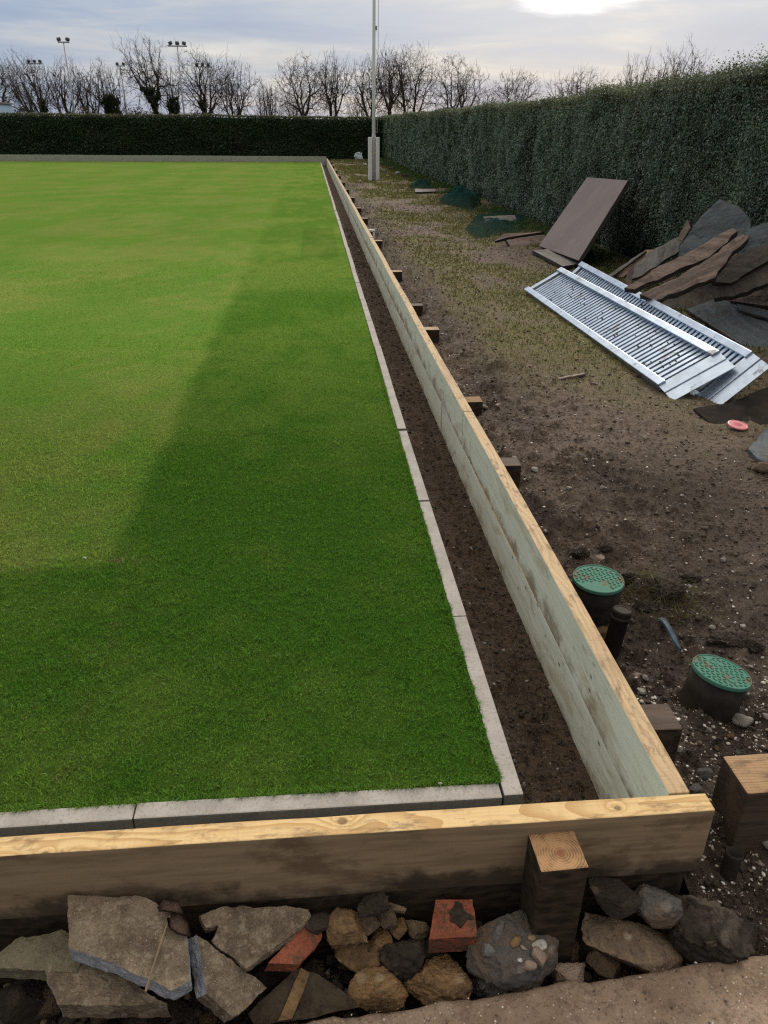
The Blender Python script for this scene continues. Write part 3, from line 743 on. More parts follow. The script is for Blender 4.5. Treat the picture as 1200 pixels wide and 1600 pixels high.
plk([(1000, 460), (1051, 438), (1111, 400), (1160, 367), (1169, 371), (1144, 393), (1118, 433), (1102, 440), (1022, 470)], .37, PN, .05, 'oldplank', 'long brown plank with a ragged bright end, nearest the ramps', 18, anch=0, jag=.013, **D_)
plk([(1146, 383), (1168, 366), (1170, 370), (1152, 396), (1128, 420), (1124, 416)], .52, PN, .02, 'splinter', 'torn orange brown strip of wood along the ragged plank end', 19, anch=4, jag=.013, **D_)
plk([(1128, 409), (1200, 378), (1280, 350), (1280, 390), (1200, 408), (1142, 442), (1112, 440)], .45, PN, .05, 'darkplank', 'blackened plank right of the long brown ones, upper of two', 20, anch=5, jag=.010, **D_)
plk([(1112, 452), (1200, 411), (1280, 385), (1280, 430), (1200, 442), (1146, 463), (1116, 466)], .36, PN, .05, 'darkplank', 'blackened plank right of the long brown ones, lower of two', 21, anch=5, jag=.010, **D_)
plk([(1138, 461), (1179, 447), (1280, 447), (1280, 485), (1200, 478), (1142, 470)], .30, (-.2, -.3, .9), .03, 'oldplank', 'lighter brown flat plank low at the right picture edge', 22, **D_)
plk([(1150, 474), (1200, 485), (1280, 495), (1280, 512), (1200, 497), (1155, 484)], .27, (-.2, -.3, .9), .02, 'felt', 'narrow blue grey strip low at the right picture edge', 25, name='felt_sheet', cat='sheet', **D_)
plk([(1075, 485), (1118, 468), (1200, 487), (1300, 500), (1300, 560), (1200, 545), (1175, 549)], .20, (-.1, -.2, .95), .02, 'felt', 'flat blue grey sheet on the ground right behind the ramps', 23, name='felt_sheet', cat='sheet', curl=.02, **D_)
plk([(960, 440), (1020, 465), (1090, 440), (1135, 450), (1160, 470), (1110, 490), (1040, 480)], .22, (-.1, -.3, .95), .03, 'darkplank', 'black board underneath the middle of the pile', 26, **D_)
# ---- sheets and bits beside the near ramp end
plk([(1085, 640), (1140, 632), (1230, 590), (1300, 600), (1300, 670), (1200, 660), (1182, 692), (1160, 688), (1118, 668)], .10, (0, -.05, 1), .012, 'blacksheet', 'black rubber sheet flat on the soil under the pink disc', 31, name='rubber_sheet', cat='sheet', curl=.02, em='blacksheet', group=None)
plk([(1168, 700), (1200, 664), (1270, 650), (1270, 730), (1200, 724), (1185, 718)], .11, (-.1, -.2, 1), .015, 'felt', 'blue grey sheet at the right picture edge, just below the black rubber sheet', 32, name='felt_sheet', cat='sheet', curl=.02, em='felt', group=None)
p = at(1153, 664, z=.118)
bm = bmesh.new(); lathe(bm, [(.052, -.004), (.052, .002), (.046, .004), (.044, .003), (.02, .003), (.001, .0035)], 32)
o = obj('plastic_disc', bm, mt['pink'], None, False); o.location = p; o.rotation_euler = (R(8), R(4), 0); prop(o, 'small round pink disc with a darker red centre lying on the black rubber sheet', 'disc')

# ---- valve box lids
def lid_thing(c, dia, h, tilt, label, holes, seed):
    t = empty('valve_box', c, label, 'valve box', 'green lidded valve boxes'); t.rotation_euler = tilt
    r = dia/2; rr = random.Random(seed)
    bm = bmesh.new(); lathe(bm, [(r*.98, -h-.1), (r*.95, -h*.5), (r*.955, -.008), (r*.5, -.008)], 48); obj('riser', bm, mt['blackplastic'], t, True)
    bm = bmesh.new(); lathe(bm, [(r*.90, -.012), (r, -.010), (r, -.001), (r*.985, .002), (r*.955, .002), (r*.945, -.0005), (.001, .0)], 56)
    for f in bm.faces: f.smooth = False
    lid = obj('lid', bm, mt['lid'], t)
    bm = bmesh.new(); st = .0155
    for i in range(-8, 9):
        for j in range(-8, 9):
            x, y = i*st, j*st+(st/2 if i % 2 else 0)
            if math.hypot(x, y) > r*.88 or (seed == 1 and y < -.018 and x < .02) or any(math.hypot(x-hx, y-hy) < .022 for hx, hy in holes): continue
            box(bm, (x, y, .0012), (.011, .004, .0028), Matrix.Rotation(R(45 if (i+j) % 2 else -45), 3, 'Z'))
    obj('raised_tread', bm, mt['lid'], lid)
    for hx, hy in holes:
        bm = bmesh.new(); lathe(bm, [(.0125, .0), (.0125, .002), (.0098, .002), (.0095, .0004), (.001, .0004)], 24); o = obj('lift_hole', bm, mt['lid'], lid); o.location = (hx, hy, 0)
        o['label'] = 'muddy finger hole ring'
    return t
lid_thing((at(935, 904, z=.045)), .185, .15, (R(2), R(1), 0), 'upright round green lid on a black riser, right beside the timber wall', [], 1)
lid_thing((at(1128, 1049, z=.02)), .178, .15, (R(-6), R(9), R(-20)), 'tilted muddy green lid with two finger holes on a black riser', [(-.02, .045), (.022, -.04)], 2)
# ---- capped pipe
c = at(973, 952, z=.055)
t = empty('capped_pipe', c, 'black ribbed plastic pipe with screw cap standing between the two green lids', 'pipe'); t.rotation_euler = (R(-3), R(7), 0)
bm = bmesh.new(); lathe(bm, [(.030, -.30), (.030, -.035), (.033, -.034), (.033, -.024), (.030, -.023), (.02, -.022)], 32); obj('pipe', bm, mt['blackplastic'], t, True)
bm = bmesh.new(); lathe(bm, [(.030, -.024), (.0305, -.004), (.028, .0), (.024, .0), (.0235, -.002), (.001, -.002)], 32)
for k in range(28):
    a = 2*math.pi*k/28; box(bm, (.031*math.cos(a), .031*math.sin(a), -.014), (.003, .003, .018), Matrix.Rotation(a, 3, 'Z'))
obj('screw_cap', bm, mt['blackplastic'], t)
# ---- blue strip, pipe stub, big post
p1, p2 = on_path(1033, 972), on_path(1063, 1019)
bm = bmesh.new()
pr = [(-.011, 0), (-.008, .006), (0, .009), (.008, .006), (.011, 0)]; d = (p2-p1); u = d.normalized(); sd = u.cross(Vector((0, 0, 1))).normalized(); N_ = 9
rows = []
for i in range(N_+1):
    k = i/N_; w = 1 if k < .7 else 1-.75*(k-.7)/.3; c = d*k+Vector((0, 0, .012+.006*math.sin(k*5)))
    rows.append([bm.verts.new(c+sd*a*w+Vector((0, 0, b))) for a, b in pr]+[bm.verts.new(c-sd*.004*w+Vector((0, 0, -.003)))])
for A, B in zip(rows, rows[1:]):
    for i in range(6): bm.faces.new((A[i], A[(i+1) % 6], B[(i+1) % 6], B[i]))
bm.faces.new(rows[0][::-1]); bm.faces.new(rows[-1]); bmesh.ops.recalc_face_normals(bm, faces=bm.faces[:])
o = obj('plastic_strip', bm, mt['bluestrip']); o.location = p1; prop(o, 'dark blue curved strip of plastic lying in the soil left of the tilted green lid', 'strip')
c = at(1148, 1332, z=-.09)
bm = bmesh.new(); n = 24
lathe(bm, [(.0205, -.22), (.0200, -.01), (.0202, 0), (.0175, 0), (.0165, -.05), (.001, -.06)], n)
o = obj('pipe_stub', bm, mt['blackplastic'], None, True); o.location = c; o.rotation_euler = (R(-6), R(5), 0); prop(o, 'short open ended black pipe stub in dark soil below the large post', 'pipe')
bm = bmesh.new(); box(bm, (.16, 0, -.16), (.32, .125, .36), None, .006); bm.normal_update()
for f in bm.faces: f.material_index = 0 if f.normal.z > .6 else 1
bigw = M('sunlit rough sawn post top', wood_fn((.36, .23, .12), (.27, .165, .085), (.15, .09, .05), 120, None, -.02, .4))
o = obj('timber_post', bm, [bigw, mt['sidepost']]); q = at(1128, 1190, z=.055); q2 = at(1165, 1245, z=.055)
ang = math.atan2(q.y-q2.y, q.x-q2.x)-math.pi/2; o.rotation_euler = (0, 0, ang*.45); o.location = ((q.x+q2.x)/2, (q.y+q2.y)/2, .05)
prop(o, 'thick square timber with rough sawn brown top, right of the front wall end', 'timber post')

# ---- flagpole
fp = at(584, 284, z=.05); t = empty('flagpole', (fp.x, fp.y, 0), 'tall slim white flagpole held between two white boards beside the path', 'flagpole')
bm = bmesh.new(); tube(bm, [(0, 0, .1), (.0, 0, 3), (.02, 0, 6.2), (.03, 0, 9)], [.052, .05, .042, .03], 14); obj('pole', bm, mt['polemat'], t, True)
for sx in (-1, 1):
    bm = bmesh.new(); box(bm, (sx*.112, -.01, .62), (.115, .16, 1.34), None, .008); obj('support_board', bm, mt['whitepaint'], t)
bm = bmesh.new(); box(bm, (0, .02, .55), (.10, .10, 1.2)); obj('pole_foot', bm, mt['greymetal'], t)
bm = bmesh.new(); box(bm, (.07, -.02, 4.1), (.05, .03, .10), None, .004); tube(bm, [(.07, -.02, 4.02), (.09, -.02, 4.05), (.09, -.02, 4.15)], .008, 6); obj('cleat', bm, mt['greymetal'], t)
bm = bmesh.new(); tube(bm, [(.10, -.02, 1.4), (.13, -.02, 4), (.14, -.02, 8.8)], .008, 6); obj('halyard', bm, mt['rope'], t)

# ---- netting heaps
def net(name, px, zb, hgt, label, seed, nx=26):
    """px: outline on the ground, domed"""
    P = [at(x, y, z=zb) for x, y in px]; c = sum(P, Vector())/len(P); bm = bmesh.new(); rings = []
    n = 40; per = []
    for k in range(n):
        a = k/n*len(P); i = int(a); per.append(P[i].lerp(P[(i+1) % len(P)], a-i)-c)
    for j in range(9):
        f = 1-j/8.0; ring = []
        for k, e in enumerate(per):
            p = e*f; q = Vector((p.x*3+seed*7, p.y*3, j*.2))
            h = hgt*(1-f**2)**.6*(.65+.6*mnoise.noise(q)+.35*mnoise.noise(q*3.1))+.02+.03*abs(mnoise.noise(q*5))
            ring.append(bm.verts.new((p.x+.05*mnoise.noise(q*2), p.y+.05*mnoise.noise(q*2.2), h)))
        rings.append(ring)
    for A, B in zip(rings, rings[1:]):
        for k in range(n): bm.faces.new((A[k], A[(k+1) % n], B[(k+1) % n], B[k]))
    bmesh.ops.remove_doubles(bm, verts=bm.verts[:], dist=.002)
    o = obj(name, bm, mt['net'], None, True); o.location = c
    return prop(o, label, 'netting', 'green netting along the hedge')
net('garden_netting', [(638, 296), (655, 290), (676, 290), (672, 297)], .06, .22, 'small dark green net bundle behind the farthest plank', 1)
net('garden_netting', [(686, 320), (700, 308), (728, 308), (752, 322), (738, 332), (712, 326)], .06, .40, 'tallest heap of green netting, pushed up against the hedge', 2)
net('garden_netting', [(726, 362), (742, 340), (790, 330), (822, 338), (830, 352), (812, 366), (770, 372), (745, 378)], .06, .10, 'wide flat spread of green netting under the short thick plank', 3)

# ---- things at the far end
c = at(551, 243, z=.10)
bm = bmesh.new(); bmesh.ops.create_icosphere(bm, subdivisions=4, radius=.19)
for v_ in bm.verts:
    p = v_.co; v_.co = Vector((p.x*1.05, p.y*.8, p.z*1.1))*(1+.9*mnoise.noise(p*7)*.6+.35*mnoise.noise(p*17))
o = obj('plastic_bag', bm, mt['bag']); o.location = (c.x, min(c.y, 41.8), .22); prop(o, 'crumpled white plastic bag at the far corner of the hedge', 'bag')

# ------------------------------------------------------------------ rocks
def rock_mesh(seed, planes=15, sub=5, rough=.055, cutd=(.48, .82), fine=.055):
    r = random.Random(seed); bm = bmesh.new(); bmesh.ops.create_icosphere(bm, subdivisions=sub, radius=1.0)
    pl = []
    for _ in range(planes):
        n = Vector((r.gauss(0, 1), r.gauss(0, 1), r.gauss(0, 1))).normalized(); pl.append((n, r.uniform(*cutd)))
    off = Vector((seed*1.37, seed*.71, seed*2.1))
    for v_ in bm.verts:
        p = v_.co.copy()
        for n, d in pl:
            k = p.dot(n)-d
            if k > 0: p -= n*k*.94
        q = v_.co+off
        d = mnoise.fractal(q*1.3, .9, 2.0, 3)*rough + mnoise.fractal(q*6.5, .7, 2.1, 5)*fine
        v_.co = p*(1+d)
    mx = [max(abs(v_.co[i]) for v_ in bm.verts) for i in range(3)]
    for v_ in bm.verts: v_.co = Vector((v_.co.x/mx[0]*.5, v_.co.y/mx[1]*.5, v_.co.z/mx[2]*.5))
    return bm
def rock(px, py, w, h, z, m_, label, seed, name='stone', cat='stone', group=None, rz=None, tilt=(0, 0), dpt=None, smooth=True, **k):
    """w, h: size in photo pixels"""
    c = at(px, py, z=z); D = (c-CAM).dot(FW); s = D/F_PX
    dp = dpt or (w+h)*.5*s*.9
    if group == RB:      # keep clear of the front wall
        for _ in range(80):
            if c.y+dp*.5 < -.232: break
            z += .004; c = at(px, py, z=z)
        D = (c-CAM).dot(FW); s = D/F_PX
    bm = rock_mesh(seed, **k)
    bmesh.ops.transform(bm, matrix=Matrix.Diagonal((w*s*1.12, dp, h*s*1.05, 1)), verts=bm.verts[:])
    o = obj(name, bm, mt[m_], None, smooth); o.location = c; o.rotation_euler = (tilt[0], tilt[1], rz if rz is not None else -YAW)
    return prop(o, label, cat, group)
RB = 'rubble in the trench'
rock(545, 1450, 62, 58, -.19, 'ochre', 'tan flint lump with one pale chipped face, right of the broken brick end', 1, group=RB)
rock(566, 1494, 80, 52, -.20, 'ochre', 'long tan lump lying under the pale chipped flint', 2, group=RB)
rock(592, 1545, 92, 70, -.17, 'ochre', 'ochre stone with black hollow, touching the concrete path left of the ochre clod', 3, group=RB)
rock(584, 1416, 50, 36, -.20, 'darkrock', 'small black clod under the front wall left of the brick', 4, name='clod', cat='clod', group=RB, fine=.15)
rock(578, 1442, 40, 40, -.21, 'tanrock', 'squarish tan stone under the black clod', 5, group=RB)
rock(606, 1436, 32, 50, -.20, 'tanrock', 'upright tan stone between the black clod and the brick', 6, group=RB)
rock(624, 1450, 30, 34, -.21, 'ochre', 'small brown stone left of the round dark stone', 7, group=RB)
rock(650, 1452, 40, 34, -.21, 'tanrock', 'round dark tan stone just left of the red brick', 8, group=RB)
rock(594, 1480, 52, 66, -.18, 'ochre', 'upright ochre stone behind the green leaf', 9, group=RB)
rock(634, 1492, 84, 80, -.20, 'darkrock', 'large black soil clod between the green leaf and the brick', 10, name='clod', cat='clod', group=RB, fine=.14)
rock(688, 1533, 116, 66, -.17, 'ochre', 'rounded crumbly ochre clod touching the concrete path', 11, name='clod', cat='clod', group=RB, fine=.13)
rock(662, 1478, 60, 50, -.23, 'darkrock', 'black clod deep below the red brick', 12, name='clod', cat='clod', group=RB, fine=.14)
rock(770, 1540, 66, 50, -.19, 'greyflint', 'glossy grey flint in front of the pebbly concrete lump', 13, group=RB, rough=.2)
rock(884, 1478, 58, 66, -.19, 'tanrock', 'knobbly tan flint in front of the square post', 14, group=RB, rough=.2)
rock(920, 1470, 46, 84, -.20, 'darkrock', 'tall narrow dark stone right of the knobbly tan flint', 15, group=RB)
rock(884, 1522, 58, 40, -.17, 'pinkflint', 'pale pinkish flint with a grey chip beside the concrete path', 16, group=RB, cutd=(.4, .7))
rock(1022, 1416, 70, 66, -.21, 'conglom', 'dark grey lump with an orange patch under the end of the front wall', 17, group=RB)
rock(958, 1402, 80, 34, -.22, 'darkrock', 'flat dark stone right of the square post', 18, group=RB)
rock(1096, 1456, 130, 118, -.20, 'darkrock', 'largest black clod, below the right end of the front wall', 19, name='clod', cat='clod', group=RB, fine=.14)
rock(953, 1510, 66, 46, -.17, 'tanrock', 'small dark triangular stone between the pink flint and the long tan slab', 20, group=RB, cutd=(.3, .6))
rock(985, 1476, 165, 84, -.18, 'tanrock', 'long sloping tan rock right of the square post, biggest of the tan ones', 21, group=RB, tilt=(0, R(28)), planes=6, cutd=(.35, .6))
rock(500, 1440, 50, 30, -.22, 'darkrock', 'dark stone behind the broken red brick', 22, group=RB)
rock(1160, 1470, 90, 70, -.19, 'darkrock', 'black clod at the right picture edge above the concrete path', 23, name='clod', cat='clod', group=RB, fine=.14)
rock(420, 1530, 60, 50, -.22, 'darkrock', 'dark stone in the gap under the slab with the blue broken edge', 24, group=RB)
rock(30, 1570, 120, 90, -.24, 'darkrock', 'big dark stone at the lower left corner under the slabs', 25, group=RB)
rock(235, 1600, 130, 60, -.24, 'darkrock', 'dark stone under the lower slab at the bottom picture edge', 26, group=RB)
rock(735, 1455, 40, 34, -.23, 'darkrock', 'small dark stone between the brick and the pebbly lump', 27, group=RB)
# sliver of stone
plate('stone_sliver', [(592, 1406), (612, 1411), (636, 1419), (633, 1424), (612, 1421), (596, 1412)], at(612, 1413, Y=-.245), (.1, -.3, .95), .012, [mt['tanrock'], mt['tanrock']], 'thin tan sliver of stone right of the small black clod', 'stone', RB, .002, 3, None, 4)
# pebbly concrete lump with flints set in it
o = rock(796, 1484, 138, 124, -.20, 'conglom', 'pebbly grey concrete lump with pale flints set in its face', 30, name='concrete_lump', cat='concrete lump', group=RB, cutd=(.6, .9))
for k, (x, y, w, h, m_) in enumerate(((843, 1477, 20, 17, 'pale'), (843, 1495, 27, 22, 'pinkflint'), (805, 1471, 14, 18, 'ochre'), (779, 1456, 12, 24, 'greyflint'), (818, 1481, 10, 10, 'pinkflint'), (812, 1500, 8, 6, 'pale'), (826, 1508, 22, 10, 'pinkflint'), (762, 1485, 24, 14, 'greyflint'), (832, 1466, 9, 11, 'ochre'))):
    # press each flint into the lump's surface along the line of sight
    d = ray(x, y).normalized(); bpy.context.view_layer.update()
    inv = o.matrix_world.inverted(); hit, loc, nn, _ = o.ray_cast(inv @ CAM, inv.to_3x3() @ d)
    if not hit: continue
    s = ((o.matrix_world @ loc)-CAM).dot(FW)/F_PX
    bm = rock_mesh(200+k, planes=4, sub=3, rough=.1); bmesh.ops.transform(bm, matrix=nn.to_track_quat('Z', 'Y').to_matrix().to_4x4() @ Matrix.Diagonal((w*s*1.15, h*s*1.5, w*s*.7, 1)), verts=bm.verts[:])
    f = obj('flint', bm, mt[m_], o, True); f.location = loc
# slabs
SG = 'broken paving slabs in the rubble'
plate('paving_slab', [(66, 1502), (98, 1470), (150, 1500), (221, 1545), (262, 1568), (225, 1571), (91, 1570)], at(160, 1540, z=-.066), (.03, -.12, .99), .055, [mt['slab'], mt['slab'], mt['broken']], 'lower broken paving slab with a bluish snapped left end, under the biggest slab', 'paving slab', SG, .0052, 6, [((-1, -.3, 0), 2)], 2)
plate('paving_slab', [(107, 1400), (160, 1399), (227, 1402), (270, 1428), (288, 1455), (297, 1532), (268, 1547), (187, 1510), (107, 1481)], at(160, 1399, Y=-.240), (.06, -.22, .97), .055, [mt['slab'], mt['broken'], mt['broken']], 'biggest broken paving slab, lying on top of the others', 'paving slab', SG, .0052, 6, None, 1, None, 0.0, .004)
plate('paving_slab', [(24, 1468), (101, 1455), (140, 1470), (120, 1520), (66, 1517), (-30, 1510)], at(60, 1460, Y=-.25), (.0, -.14, .99), .045, [mt['mossy'], mt['mossy']], 'greenish mossy paving slab at the left picture edge, behind the other slabs', 'paving slab', SG, .0052, 6, None, 3)
plate('paving_slab', [(307, 1459), (331, 1476), (417, 1543), (365, 1590), (323, 1552), (316, 1510)], at(360, 1525, z=-.05), (.52, -.30, .80), .05, [mt['slab'], mt['slab'], mt['broken']], 'tilted slab fragment showing a bright blue grey broken side', 'paving slab', SG, .0052, 6, [((-.8, .1, .5), 2)], 4)
plate('paving_slab', [(310, 1430), (345, 1417), (420, 1418), (483, 1418), (487, 1431), (454, 1463), (385, 1512), (361, 1494), (331, 1471), (341, 1446), (322, 1449)], at(420, 1418, Y=-.245), (.10, -.22, .97), .022, [mt['slab'], mt['slab']], 'thin triangular slab piece with a notched corner, lying over the red brick end', 'paving slab', SG, .0052, 6, None, 5)
# bricks
o = plate('brick', [(681, 1407), (739, 1404), (745, 1463), (671, 1467)], at(705, 1405, Y=-.245), (0, -.16, .985), .065, [mt['brick'], mt['brick']], 'square ended red brick with a black mortar stain, in the middle of the rubble', 'brick', 'red bricks in the rubble', .0025, 4, None, 6)
c0 = o.location.copy()
plate('mortar_patch', [(712, 1407), (722, 1412), (724, 1422), (733, 1428), (741, 1432), (739, 1437), (731, 1435), (726, 1442), (720, 1449), (711, 1441), (703, 1438), (706, 1430), (702, 1425), (708, 1418)], at(705, 1405, Y=-.245)+Vector((0, -.0003, .0035)), (0, -.16, .985), .004, [mt['mortar'], mt['mortar']], None, None, None, .001, 3, None, 7, o)
plate('brick', [(419, 1505), (462, 1457), (484, 1430), (506, 1438), (503, 1468), (467, 1507)], at(486, 1430, Y=-.250), (.25, -.30, .92), .06, [mt['brick'], mt['brick']], 'broken end of a red brick sticking out from under the thin triangular slab', 'brick', 'red bricks in the rubble', .004, 4, None, 8)
o = plate('brick', [(466, 1512), (497, 1522), (530, 1545), (566, 1573), (480, 1592), (398, 1602), (388, 1584), (420, 1552)], at(480, 1550, z=-.135), (.05, -.50, .86), .06, [mt['mortar'], mt['mortar'], mt['ochre']], 'blackened brick fragment crossed by an ochre band, beside the concrete path', 'brick', None, .003, 4, None, 9)
plate('ochre_band', [(470, 1512), (484, 1520), (474, 1550), (456, 1592), (434, 1596), (450, 1560)], at(480, 1550, z=-.135)+Vector((0, -.002, .0035)), (.05, -.50, .86), .005, [mt['ochre'], mt['ochre']], None, None, None, .001, 3, None, 10, o)
# small fill rubble
fills = [rock_mesh(300+k, sub=3) for k in range(6)]; fme = []
for k, b in enumerate(fills):
    me = bpy.data.meshes.new('stone'); b.to_mesh(me); b.free(); me.polygons.foreach_set('use_smooth', np.ones(len(me.polygons), bool)); me.materials.append(mt[('darkrock', 'tanrock', 'ochre', 'darkrock', 'conglom', 'tanrock')[k]]); fme.append(me)
for k in range(150):
    x = rnd.uniform(-1.35, .42); y = rnd.uniform(-.56, -.25)
    o = bpy.data.objects.new('stone', fme[k % 6]); COL.objects.link(o); s = rnd.uniform(.024, .07)*(1 if k % 4 else 1.25); o.scale = (s, s*rnd.uniform(.7, 1.2), s*rnd.uniform(.5, .9)); o.rotation_euler = (rnd.uniform(-.5, .5), rnd.uniform(-.5, .5), rnd.uniform(0, 6))
    o.location = (x, y, float(ztrench(np.array([x]), np.array([y]))[0])+s*.3); prop(o, 'small dirty stone wedged between the larger pieces in the rubble trench', 'stone', 'small stones filling the trench')
# leaf, stalk, green leaf
def leafobj(name, pts, wid, m_, label, cat):
    bm = bmesh.new(); pts = [Vector(p) for p in pts]; c = pts[0].copy(); rows = []
    for i, p in enumerate(pts):
        k = i/(len(pts)-1); w = wid*math.sin(math.pi*min(1, .08+k*.92))**.7; d = (pts[min(i+1, len(pts)-1)]-pts[max(0, i-1)]).normalized(); s = d.cross(Vector((0, -.5, .85))).normalized(); nn = s.cross(d)
        rows.append([bm.verts.new(p-c+s*w*a+nn*b*w) for a, b in ((-1, .45), (-.5, .1), (0, -.1), (.5, .1), (1, .5))])
    for A, B in zip(rows, rows[1:]):
        for i in range(4): bm.faces.new((A[i], A[i+1], B[i+1], B[i]))
    ex = bmesh.ops.solidify(bm, geom=bm.faces[:], thickness=.0008)
    o = obj(name, bm, mt[m_], None, True); o.location = c; return prop(o, label, cat)
def on_slab(x_, y_, h):
    a_, n_ = at(160, 1399, Y=-.240), Vector((.06, -.22, .97)).normalized(); d = ray(x_, y_); return CAM+d*((a_-CAM).dot(n_)/d.dot(n_))+n_*h
leafobj('dead_leaf', [on_slab(266, 1434, .008), on_slab(276, 1446, .016), on_slab(287, 1456, .018), on_slab(299, 1467, .008)], .017, 'leafdead', 'curled brown dead leaf at the back corner of the biggest slab', 'leaf')
leafobj('dead_leaf', [on_slab(248, 1424, .008), on_slab(260, 1419, .014), on_slab(276, 1421, .014), on_slab(288, 1431, .006)], .013, 'leafdead', 'dark folded dead leaf behind the curled brown one', 'leaf')
leafobj('green_leaf', [at(601, 1474, z=-.12), at(608, 1482, z=-.12), at(612, 1492, z=-.125), at(613, 1505, z=-.14), at(611, 1520, z=-.16)], .010, 'leafgreen', 'single fresh green leaf among the tan stones', 'leaf')
bm = bmesh.new(); sa, sn = at(160, 1399, Y=-.240), Vector((.06, -.22, .97)).normalized(); pp = []
for x_, y_ in ((266, 1434), (256, 1462), (247, 1490), (237, 1520), (228, 1551)):
    d = ray(x_, y_); pp.append(CAM+d*((sa-CAM).dot(sn)/d.dot(sn))+sn*.006)
c = pp[0].copy()
tube(bm, [p-c for p in pp], [.0022, .002, .0025, .002, .0025], 6); o = obj('dry_stalk', bm, mt['stalk']); o.location = c; prop(o, 'thin dry stalk lying across the biggest paving slab', 'stalk')
# ---- concrete path in front
e1, e2, e3 = at(500, 1592, z=-.10), at(800, 1547, z=-.10), at(1200, 1488, z=-.10)
def edge_y(x):
    x = np.asarray(x, float); sl = (e3.y-e1.y)/(e3.x-e1.x)
    return e1.y+(x-e1.x)*sl+(fbm(x*9, x*0+3, 81, 5, .6)-.5)*.022
xs_ = np.arange(-1.4, 1.6, .008); tt = np.concatenate([np.linspace(0, .05, 7), np.linspace(.06, 1.25, 110)])
Xg, Tg = np.meshgrid(xs_, tt); Yg = edge_y(Xg)-Tg
Zg = -.10-(fbm(Xg*16, Yg*16, 83, 5, .6)-.5)*.022-.010*np.exp(-Tg/.010)+(fbm(Xg*3, Yg*3, 84, 3)-.5)*.012
V = np.stack([Xg, Yg, Zg], 2); skirt = V[0].copy(); skirt[:, 2] = -.20; skirt[:, 1] += (fbm(skirt[:, 0]*14, skirt[:, 0]*0+7, 85, 4)-.6)*.02; sk2 = skirt.copy(); sk2[:, 2] = -.36; sk2[:, 1] -= .02
V = np.concatenate([sk2[None], skirt[None], V]).reshape(-1, 3); ny, nx = len(tt)+2, len(xs_); i = (np.arange(ny-1)[:, None]*nx+np.arange(nx-1)[None]).ravel()
prop(link('concrete_path', mesh_np('concrete_path', V, np.stack([i, i+nx, i+nx+1, i+1], 1)), mt['walk'], None, True), kind='structure')

# ------------------------------------------------------------------ loose stones on the soil
stones = [(1003, 1079, 16, 'pale', 'pale chip of flint beside the timber wall, below the capped pipe'), (1009, 1059, 11, 'pale', 'smaller pale chip of flint just above another by the timber wall'), (994, 1055, 18, 'pinkflint', None), (1038, 1183, 17, 'pale', 'white stone standing against the soil darkened post'), (1157, 1121, 30, 'pale', 'large chalky white stone below the tilted green lid'), (1195, 1120, 14, 'pale', None), (1172, 1041, 9, 'pale', None), (941, 985, 20, 'ochre', 'ochre stone at the foot of the black pipe by the wall'), (890, 757, 9, 'pale', None), (941, 761, 8, 'pale', None), (915, 716, 7, 'pale', None), (926, 717, 5, 'pale', None), (757, 635, 12, 'pale', 'white stone beside a post top at the middle of the wall'), (804, 706, 11, 'pale', None), (836, 726, 12, 'pale', 'chalky white stone by the dark post top'), (777, 638, 9, 'pinkflint', None), (937, 871, 17, 'pinkflint', 'pinkish brown stone behind the upright green lid'), (1008, 683, 8, 'pale', None), (862, 890, 8, 'pale', None), (1066, 770, 7, 'pale', None), (1110, 858, 8, 'pale', None), (1130, 875, 9, 'pale', None), (1078, 913, 9, 'pale', None), (1112, 980, 10, 'pale', None), (1160, 978, 10, 'pale', None), (1070, 905, 7, 'pale', None), (998, 905, 6, 'pale', None), (1024, 1205, 22, 'tanrock', 'rounded tan stone near the end of the right timber wall'), (1100, 1205, 26, 'greyflint', 'grey flint left of the large brown timber'), (1085, 1232, 24, 'greyflint', 'dark grey flint at the corner where the timber walls meet'), (1140, 1150, 14, 'ochre', None), (1152, 1175, 12, 'greyflint', None), (1195, 1322, 26, 'pale', 'pale round stone at the right picture edge beside the pipe stub'), (1060, 1170, 12, 'pale', None), (1093, 1160, 10, 'pinkflint', None), (1108, 1140, 9, 'pale', None), (1120, 1170, 10, 'tanrock', None), (620, 390, 5, 'pale', None), (600, 365, 4, 'pale', None), (676, 540, 5, 'pale', None), (660, 430, 4, 'pale', None), (1190, 730, 26, 'tanrock', 'tan lump of stone at the right picture edge below the blue grey sheet'), (690, 570, 6, 'pale', None), (710, 600, 6, 'pinkflint', None), (725, 655, 6, 'pale', None)]
smesh = []
for k in range(8):
    b = rock_mesh(400+k, planes=6, sub=3, rough=.18); me = bpy.data.meshes.new('stone'); b.to_mesh(me); b.free(); smesh.append(me)
cache = {}
for k, (x, y, w, m_, lab) in enumerate(stones):
    p = on_path(x, y+w*.25); s = (p-CAM).dot(FW)/F_PX*w; key = (k % 8, m_)
    if key not in cache:
        me = smesh[k % 8].copy(); me.materials.append(mt[m_]); me.polygons.foreach_set('use_smooth', np.ones(len(me.polygons), bool)); cache[key] = me
    o = bpy.data.objects.new('stone', cache[key]); COL.objects.link(o); o.scale = (s*1.15, s*.95, s*.75); o.rotation_euler = (rnd.uniform(-.3, .3), rnd.uniform(-.3, .3), rnd.uniform(0, 6)); o.location = p+Vector((0, 0, s*.22))
    prop(o, lab or 'small pale stone lying loose on the dark soil between the timber wall and the ramps', 'stone', 'loose stones on the soil path')
